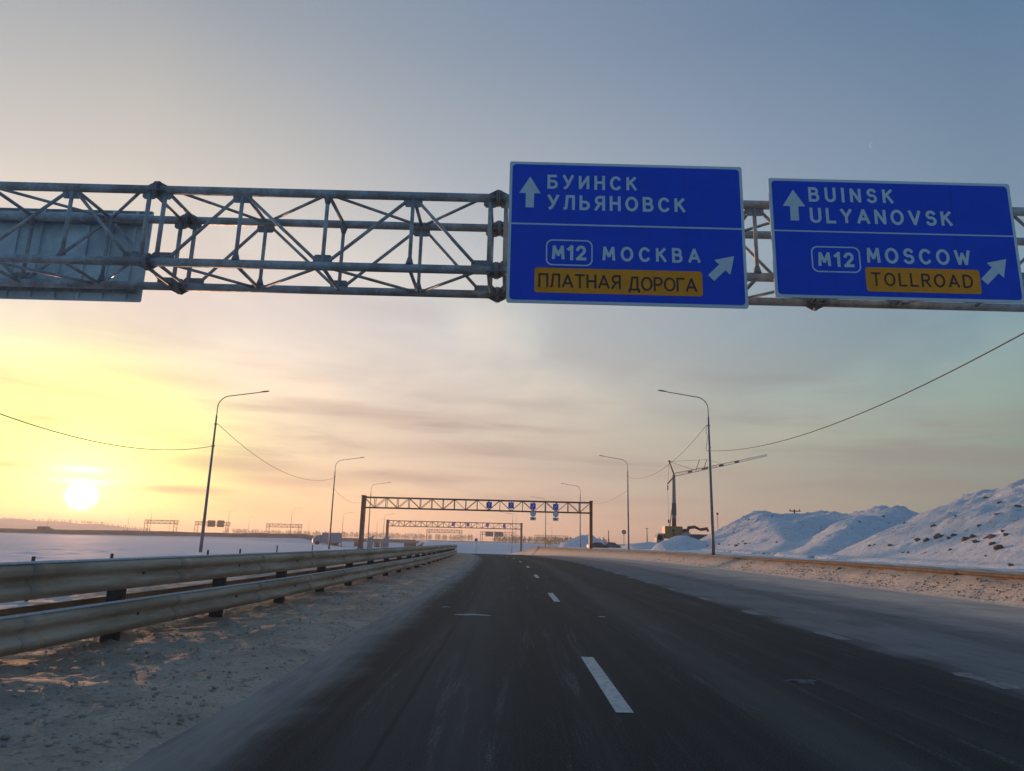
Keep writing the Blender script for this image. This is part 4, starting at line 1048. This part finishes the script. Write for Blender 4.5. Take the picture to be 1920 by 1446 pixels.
bank('embankment', [(-39, 305), (-10, 330), (40, 350), (120, 360)], .35, 9, 'low embankment', M_ground, 5)

# long low roof near the sunless gantry
o = empty('shed', (-151, 300, .8), 'long low shed with a shallow pitched roof under the leftmost distant gantry', 'shed')
MB().prism([(-8, 0), (7.5, 0), (7.5, .5), (-8, 1.1)], 'y', -3, 3).build('wall', M_bank, o)
MB().prism([(-9, 1.25), (-1.5, .95), (8.5, .15), (8.5, .3), (-1.5, 1.15), (-9, 1.42)], 'y', -3.6, 3.6).build('roof', M_conc, o)

def vehicle(kind, loc, rz, label, body, group=None, s=1.0):
    o = empty(kind, loc, label, 'van' if kind == 'box_van' else 'car', group, rz)
    if kind == 'parked_car':
        prof = [(-2.1, .35), (2.1, .35), (2.15, .75), (1.2, .88), (.55, 1.38), (-.9, 1.42), (-1.6, .95), (-2.12, .9)]
        MB().prism(prof, 'y', -.85, .85).build('body', body, o)
        for yy, t in ((-.856, -.004), (.856, .004)):
            MB().prism([(-1.35, .95), (1.0, .92), (.5, 1.32), (-.85, 1.34)], 'y', yy, yy + t).build('window', M_glass, o)
        for x in (-1.3, 1.3):
            for yy in (-.75, .75): MB().tube([(x, yy - .11, .32), (x, yy + .11, .32)], .32, 16).build('wheel', M_dark, o)
    else:
        MB().box((-.8, 0, 1.5), (4.0, 2.1, 2.1)).build('cargo_box', body, o)
        MB().prism([(1.25, .45), (2.9, .45), (2.95, 1.2), (2.3, 1.95), (1.25, 2.05)], 'y', -.95, .95).build('cab', M_grey, o)
        MB().prism([(2.35, 1.25), (2.93, 1.22), (2.35, 1.88)], 'y', -.956, -.96).build('window', M_glass, o)
        for x in (-1.9, 2.0):
            for yy in (-.9, .9): MB().tube([(x, yy - .13, .42), (x, yy + .13, .42)], .42, 16).build('wheel', M_dark, o)
    o.scale = (s, s, s)
    return o
M_wpaint = mat('white_vehicle_paint', (0.36, 0.37, 0.38), 0.7, var=0.06)
M_bpaint = mat('dark_vehicle_paint', (0.04, 0.03, 0.045), 0.35, var=0.06)
M_gpaint = mat('slate_vehicle_paint', (0.11, 0.12, 0.16), 0.4, var=0.06)
vehicle('box_van', (-37.9, 150, -.2), R(200), 'white box van parked beside the second left street lamp', M_wpaint)
vehicle('parked_car', (19.0, 152, .35), R(10), 'dark maroon car parked at the foot of the blue snow heap', M_bpaint, 'cars by the snow heap')
vehicle('parked_car', (22.2, 155, .45), R(25), 'slate grey car parked right of the dark maroon one by the snow heap', M_gpaint, 'cars by the snow heap')
vehicle('box_van', (-194, 300, .3), R(0), 'small brown lorry on the embankment below the sun', M_bank)
for x, lb in ((-26.9, 'pale grey utility cabinet on a stand beside the third left street lamp'), (-24.3, 'pale grey utility cabinet near the left column of the smaller gantry')):
    Y = 140 if x < -25 else 143
    o = empty('utility_cabinet', (x, Y, -.4), lb, 'cabinet', 'utility cabinets')
    MB().box((0, 0, 1.1), (1.0, .6, 1.7)).build('cabinet_body', M_grey, o)
    MB().prism([(-.6, 1.98), (.6, 1.98), (.75, 2.3), (.1, 2.12)], 'y', -.4, .4).build('cabinet_hood', M_grey, o)
    MB().box((0, 0, 0), (.7, .4, .5)).build('stand', M_conc, o)

# utility poles
for x, Y, zt, lb in ((28.1, 200, 5.2, 'plain short pole behind the cars and blue snow heap'), (38.9, 200, 6.1, 'short pole with a crossbar just left of the crane')):
    z0 = hz(x, Y); o = empty('utility_pole', (x, Y, z0), lb, 'utility pole')
    MB().tube([(0, 0, -.3), (0, 0, zt - z0)], [.16, .10], 8).build('pole', M_wood, o)
    if x > 30: MB().box((0, 0, zt - z0 - .1), (.8, .12, .14)).build('crossarm', M_wood, o)
z0 = 1.0
o = empty('utility_pole', (49.2, 122, z0), 'wooden utility pole whose crossarm shows above the middle snow hill', 'utility pole')
MB().tube([(0, 0, -.3), (0, 0, 7.1)], [.18, .12], 8).build('pole', M_wood, o)
MB().box((.1, 0, 6.8), (1.9, .14, .16)).box((-.7, 0, 7.0), (.12, .12, .25)).box((.9, 0, 7.0), (.12, .12, .25)).build('crossarm', M_wood, o)
z0 = 1.0
o = empty('floodlight_mast', (41.2, 140, z0), 'thin mast with a small lamp on top, right of the nearest right street lamp', 'mast')
MB().tube([(0, 0, -.3), (0, 0, 6.7)], .05, 8).build('pole', M_wood, o)
MB().box((0, 0, 6.85), (.35, .3, .38)).build('lamp_head', M_dark, o)

# ------------------------------------------------------------ mobile crane
cr = empty('mobile_crane', (30, 130, .9), 'yellow and grey mobile crane with upright boom and long jib reaching right', 'crane')
def lattice_bar(mb, p, q, w, n, r=.05):
    p, q = Vector(p), Vector(q); d = (q - p).normalized(); s_ = d.cross(Vector((0, 1, 0))).normalized() * w / 2; t = Vector((0, w / 2, 0))
    cs = [s_ + t, s_ - t, -s_ - t, -s_ + t]
    for c in cs: mb.tube([p + c, q + c * .6], r, 6)
    for i in range(n):
        a, b_ = p.lerp(q, i / n), p.lerp(q, (i + 1) / n); ka, kb = 1 - .4 * i / n, 1 - .4 * (i + 1) / n
        for j in range(4):
            c1, c2 = cs[j], cs[(j + 1) % 4]
            mb.tube([a + (c1 if i % 2 else c2) * ka, b_ + (c2 if i % 2 else c1) * kb], r * .55, 5)
MB().box((1.0, 0, 1.2), (8.2, 2.5, .7)).box((-2.6, 0, 1.9), (.9, 2.4, 1.0)).build('chassis', M_conc, cr)
MB().prism([(-3.2, .8), (-1.9, .8), (-1.9, 2.7), (-2.9, 2.7), (-3.2, 1.9)], 'y', -1.2, 1.2).build('driver_cab', M_grey, cr)
MB().box((-.1, 0, 2.9), (3.2, 2.5, 2.2)).build('counterweight', M_yel, cr)
MB().box((-.15, -1.26, 3.2), (.5, .03, .4)).box((-.15, -1.26, 2.6), (.35, .03, .3)).build('access_panel', M_dark, cr)
MB().box((1.9, 0, 2.7), (.8, 2.2, 1.8)).build('engine_housing', M_dgrey, cr)
for x in (-2.3, -1.0, 1.6, 2.9, 4.2):
    for yy in (-1.15, 1.15): MB().tube([(x, yy - .18, .5), (x, yy + .18, .5)], .52, 16).build('wheel', M_dark, cr)
mb = MB().tube([(.25, 0, 3.9), (.35, 0, 7.2), (.45, 0, 13.4)], [.36, .36, .26], 4, smooth=False); mb.build('boom', M_lite, cr)
MB().tube([(.25, 0, 3.95), (.29, 0, 5.4)], [.40, .39], 4, smooth=False).build('boom_sleeve', M_red, cr)
MB().tube([(.32, 0, 6.0), (.35, 0, 8.2)], [.42, .40], 4, smooth=False).build('boom_sleeve', M_dgrey, cr)
MB().tube([(-.5, .3, 4.0), (.15, .3, 8.0)], .09, 8).build('lift_cylinder', M_lite, cr)
jb = MB(); lattice_bar(jb, (.5, 0, 13.4), (9.3, 0, 15.4), .60, 14, .04); jb.build('jib', M_lite, cr)
jb = MB(); lattice_bar(jb, (9.3, 0, 15.4), (18.0, 0, 17.5), .45, 14, .035); jb.build('jib_extension', M_lite, cr)
MB().box((3.4, 0, 14.05), (.8, .4, .30), 0, 0, -R(13)).box((6.2, 0, 14.7), (1.2, .4, .25), 0, 0, -R(13)).box((9.3, 0, 15.35), (.9, .4, .38), 0, 0, -R(13)).box((12.2, 0, 16.1), (.8, .4, .36), 0, 0, -R(13)).build('jib_joint', M_dgrey, cr)
MB().tube([(.5, 0, 13.4), (-.35, 0, 15.85)], .13, 8).build('jib_mast', M_red, cr)
MB().box((-.35, 0, 15.9), (.45, .3, .3)).build('mast_head', M_dgrey, cr)
MB().tube([(4.6, 0, 14.4), (5.3, 0, 16.3)], .06, 6).tube([(6.1, 0, 14.8), (6.7, 0, 16.4)], .06, 6).build('jib_strut', M_dgrey, cr)
MB().tube([(-.35, 0, 15.85), (5.3, 0, 16.3), (6.7, 0, 16.4), (9.3, 0, 15.7)], .025, 5).tube([(-.35, 0, 15.85), (4.6, 0, 14.3)], .03, 5).build('stay_cable', M_cable, cr)
MB().tube([(.4, 0, 13.0), (-.75, 0, 11.7)], .12, 8).build('boom_nose', M_dgrey, cr)
MB().tube([(-.75, 0, 11.9), (-.75, 0, 5.0)], .022, 5).tube([(-.35, 0, 15.8), (-.75, 0, 11.5)], .022, 5).build('hoist_rope', M_cable, cr)
MB().box((-.75, 0, 11.0), (.22, .2, .9)).box((-.75, 0, 4.9), (.3, .25, .6)).build('hook_block', M_dgrey, cr)

ex = empty('loader_truck', (33.3, 128, .9), 'grey truck with a folded red loader arm standing right of the crane', 'truck')
MB().box((1.0, 0, 1.2), (6.5, 2.4, .5)).build('chassis', M_dgrey, ex)
MB().prism([(-2.4, .8), (-.9, .8), (-.9, 2.9), (-2.0, 2.9), (-2.4, 2.0)], 'y', -1.15, 1.15).build('cab', M_grey, ex)
MB().box((1.6, 0, 2.1), (4.6, 2.3, 1.1)).build('load_bed', M_gpaint, ex)
MB().tube([(-1.2, 0, 3.0), (-.9, 0, 3.8), (.2, 0, 3.95), (1.2, 0, 3.5)], [.3, .32, .28, .2], 8).tube([(1.1, 0, 3.5), (2.4, 0, 3.7), (2.6, 0, 3.2)], [.25, .3, .22], 8).build('loader_arm', M_red, ex)
for x in (-1.6, 1.8, 3.2):
    for yy in (-1.05, 1.05): MB().tube([(x, yy - .15, .5), (x, yy + .15, .5)], .5, 16).build('wheel', M_dark, ex)
tr = empty('flatbed_trailer', (37.2, 126, .9), 'brown dropside trailer partly hidden behind the nearest right lamp pole', 'trailer')
MB().box((0, 0, 1.1), (5.4, 2.4, .25)).box((0, 0, 2.3), (5.4, 2.3, .25)).build('load_bed', M_brown, tr)
MB().box((0, -1.18, 1.75), (5.4, .08, .9)).box((0, 1.18, 1.75), (5.4, .08, .9)).box((-2.66, 0, 1.75), (.08, 2.3, .9)).box((2.66, 0, 1.75), (.08, 2.3, .9)).build('dropside', M_brown, tr)
for x in (-1.6, 1.6):
    for yy in (-1.05, 1.05): MB().tube([(x, yy - .15, .5), (x, yy + .15, .5)], .5, 16).build('wheel', M_dark, tr)
dt = empty('tipper_truck', (41.6, 124, 1.2), 'tipper truck with a pale cab half hidden behind the middle snow hill', 'truck')
MB().prism([(-2.8, .8), (-1.3, .8), (-1.3, 3.1), (-2.5, 3.1), (-2.8, 2.1)], 'y', -1.15, 1.15).build('cab', M_wpaint, dt)
MB().prism([(-2.86, 2.15), (-2.56, 2.95), (-2.5, 2.95), (-2.8, 2.15)], 'y', -1.0, 1.0).box((-3.0, -.9, 2.5), (.12, .3, 1.0)).build('windscreen', M_glass, dt)
MB().prism([(-1.1, 1.3), (3.0, 1.3), (3.5, 3.3), (-1.4, 3.1)], 'y', -1.2, 1.2).build('tipper_body', M_gpaint, dt)
for x in (-2.0, 1.2, 2.4):
    for yy in (-1.05, 1.05): MB().tube([(x, yy - .15, .5), (x, yy + .15, .5)], .5, 16).build('wheel', M_dark, dt)

# ------------------------------------------------------------ far hills and woods
def hill(pts, depth, label, seed, m_):
    """pts: (x, y, height) along a far ridge"""
    mb = MB(); vs = []; fs = []; n = 0
    P = []
    for a, b_ in zip(pts[:-1], pts[1:]):
        k = 12
        for i in range(k): P.append([a[j] + (b_[j] - a[j]) * i / k for j in range(3)])
    P.append(list(pts[-1]))
    prof = [(-1.0, -2), (-.55, .45), (-.2, .9), (0, 1), (.4, .8), (1.0, -2)]
    for i, (x, y, h) in enumerate(P):
        for o_, hh in prof:
            zz = hh * h if hh > 0 else hh
            vs.append((x, y + o_ * depth, zz + (h * .05 * math.sin(i * .9 + seed) if hh > 0 else 0)))
        if i:
            for j in range(5): fs.append(((i - 1) * 6 + j, (i - 1) * 6 + j + 1, i * 6 + j + 1, i * 6 + j))
    mb.add(vs, fs, True); return tag(mb.build('hill', m_), label, kind='structure')
M_farsnow = mat('far_snow', (0.62, 0.60, 0.60), 0.9, var=0.1, scale=.01)
M_tree = mat('bare_winter_twigs', (0.10, 0.075, 0.065), 0.95, var=0.2, scale=.2)
hill([(-1700, 1500, 30), (-1180, 1500, 26), (-1000, 1500, 21), (-850, 1500, 15), (-760, 1500, 5), (-700, 1500, 1)], 190, 'snowy hill', 1, M_farsnow)
def wood(name, spots, label):
    """a far-off wood that reads as one mass: many small twiggy crowns on thin trunks"""
    rnd = random.Random(len(spots)); V = []; Fc = []
    for (x, y, z, h) in spots:
        b0 = len(V); w = .12
        V += [(x - w, y, z - .5), (x + w, y, z - .5), (x + w * .4, y + .05, z + h * .8), (x - w * .4, y + .05, z + h * .8)]; Fc.append((b0, b0 + 1, b0 + 2, b0 + 3))
        for k in range(34):
            t = rnd.random() ** .7; rad = h * .26 * (1 - abs(t - .45) * 1.25) + .15
            a = rnd.random() * 6.283; rr2 = rad * math.sqrt(rnd.random())
            cx, cy, cz = x + rr2 * math.cos(a), y + rr2 * math.sin(a), z + h * (.18 + .8 * t)
            s_ = h * rnd.uniform(.05, .12); a2 = rnd.random() * 6.283; e = rnd.uniform(-.2, 1.3)
            u = Vector((math.cos(a2) * math.cos(e), math.sin(a2) * math.cos(e), math.sin(e))) * s_; v = Vector((rnd.uniform(-1, 1), rnd.uniform(-1, 1), rnd.uniform(-1, 1))).normalized() * s_ * .45
            c = Vector((cx, cy, cz)); b0 = len(V); V += [tuple(c - u - v), tuple(c + u), tuple(c - u + v)]; Fc.append((b0, b0 + 1, b0 + 2))
    me = bpy.data.meshes.new(name); me.from_pydata(V, [], Fc); me.materials.append(M_tree); me.update()
    o = bpy.data.objects.new(name, me); COL.objects.link(o); return tag(o, label, 'wood', kind='stuff')
rnd = random.Random(9)
wood('wood', [(rnd.uniform(-14, 92), rnd.uniform(640, 720), .9, rnd.uniform(4.2, 7.2) * (0.75 + .25 * math.sin(i * .02))) for i in range(420)], 'hazy bare wood beyond the blue snow slope behind the right gantry column')
wood('wood', [((lambda u: u)(rnd.uniform(-470, -60)), rnd.uniform(1180, 1260), .9, rnd.uniform(6, 11)) for i in range(520)], 'faint long strip of wood on the horizon behind the gantries')
wood('wood', [((lambda q: (q, 1480 + rnd.uniform(-20, 20), (25 if q < -1180 else np.interp(q, [-1180, -1000, -850, -760], [25, 20, 14, 5])) , rnd.uniform(3, 8 if q > -960 else 4)))(rnd.uniform(-1150, -740))) for i in range(330)], 'sparse tree line on the low hill below the sun')

# ------------------------------------------------------------ moon: thin crescent
md = Vector((0.43, 0.76, 0.48)).normalized()
mb = MB(); n = 14; rm = 22.0; vs = []; 
side = md.cross(Vector((0, 0, 1))).normalized(); upv = side.cross(md)
for i in range(n + 1):
    a = -math.pi / 2 + math.pi * i / n
    for k_ in (1.0, .58):
        for dd in (-1.5, 1.5):
            p = md * (5000 + dd) - side * (rm * math.cos(a) * k_) + upv * (rm * math.sin(a)) ; vs.append(p)
fs = []
for i in range(n):
    a, b_ = 4 * i, 4 * i + 4
    fs += [(a, b_, b_ + 2, a + 2), (a + 1, a + 3, b_ + 3, b_ + 1), (a, a + 1, b_ + 1, b_), (a + 2, b_ + 2, b_ + 3, a + 3)]
mb.add(vs, fs)
mm = bpy.data.materials.new('moonlight'); mm.use_nodes = True; b = NB(mm.node_tree)
em = b.n('ShaderNodeEmission', inp={0: (0.27, 0.35, 0.48, 1), 1: 1.0}); b.n('ShaderNodeOutputMaterial', inp={0: em.outputs[0]})
tag(mb.build('moon', mm), 'thin pale crescent moon in the blue sky above the right sign', 'moon')

# ------------------------------------------------------------ frosty air
hzb = MB().box((0, 1620, 19.5), (5400, 3360, 51)).build('haze', bpy.data.materials.new('haze_air'))
hm = hzb.data.materials[0]; hm.use_nodes = True; b = NB(hm.node_tree)
pv = b.n('ShaderNodeVolumePrincipled', inp={'Color': (0.95, 0.93, 0.92, 1), 'Density': 0.0005, 'Anisotropy': 0.45})
b.n('ShaderNodeOutputMaterial', inp={1: pv.outputs[0]})
tag(hzb, 'thin frosty haze', kind='stuff')
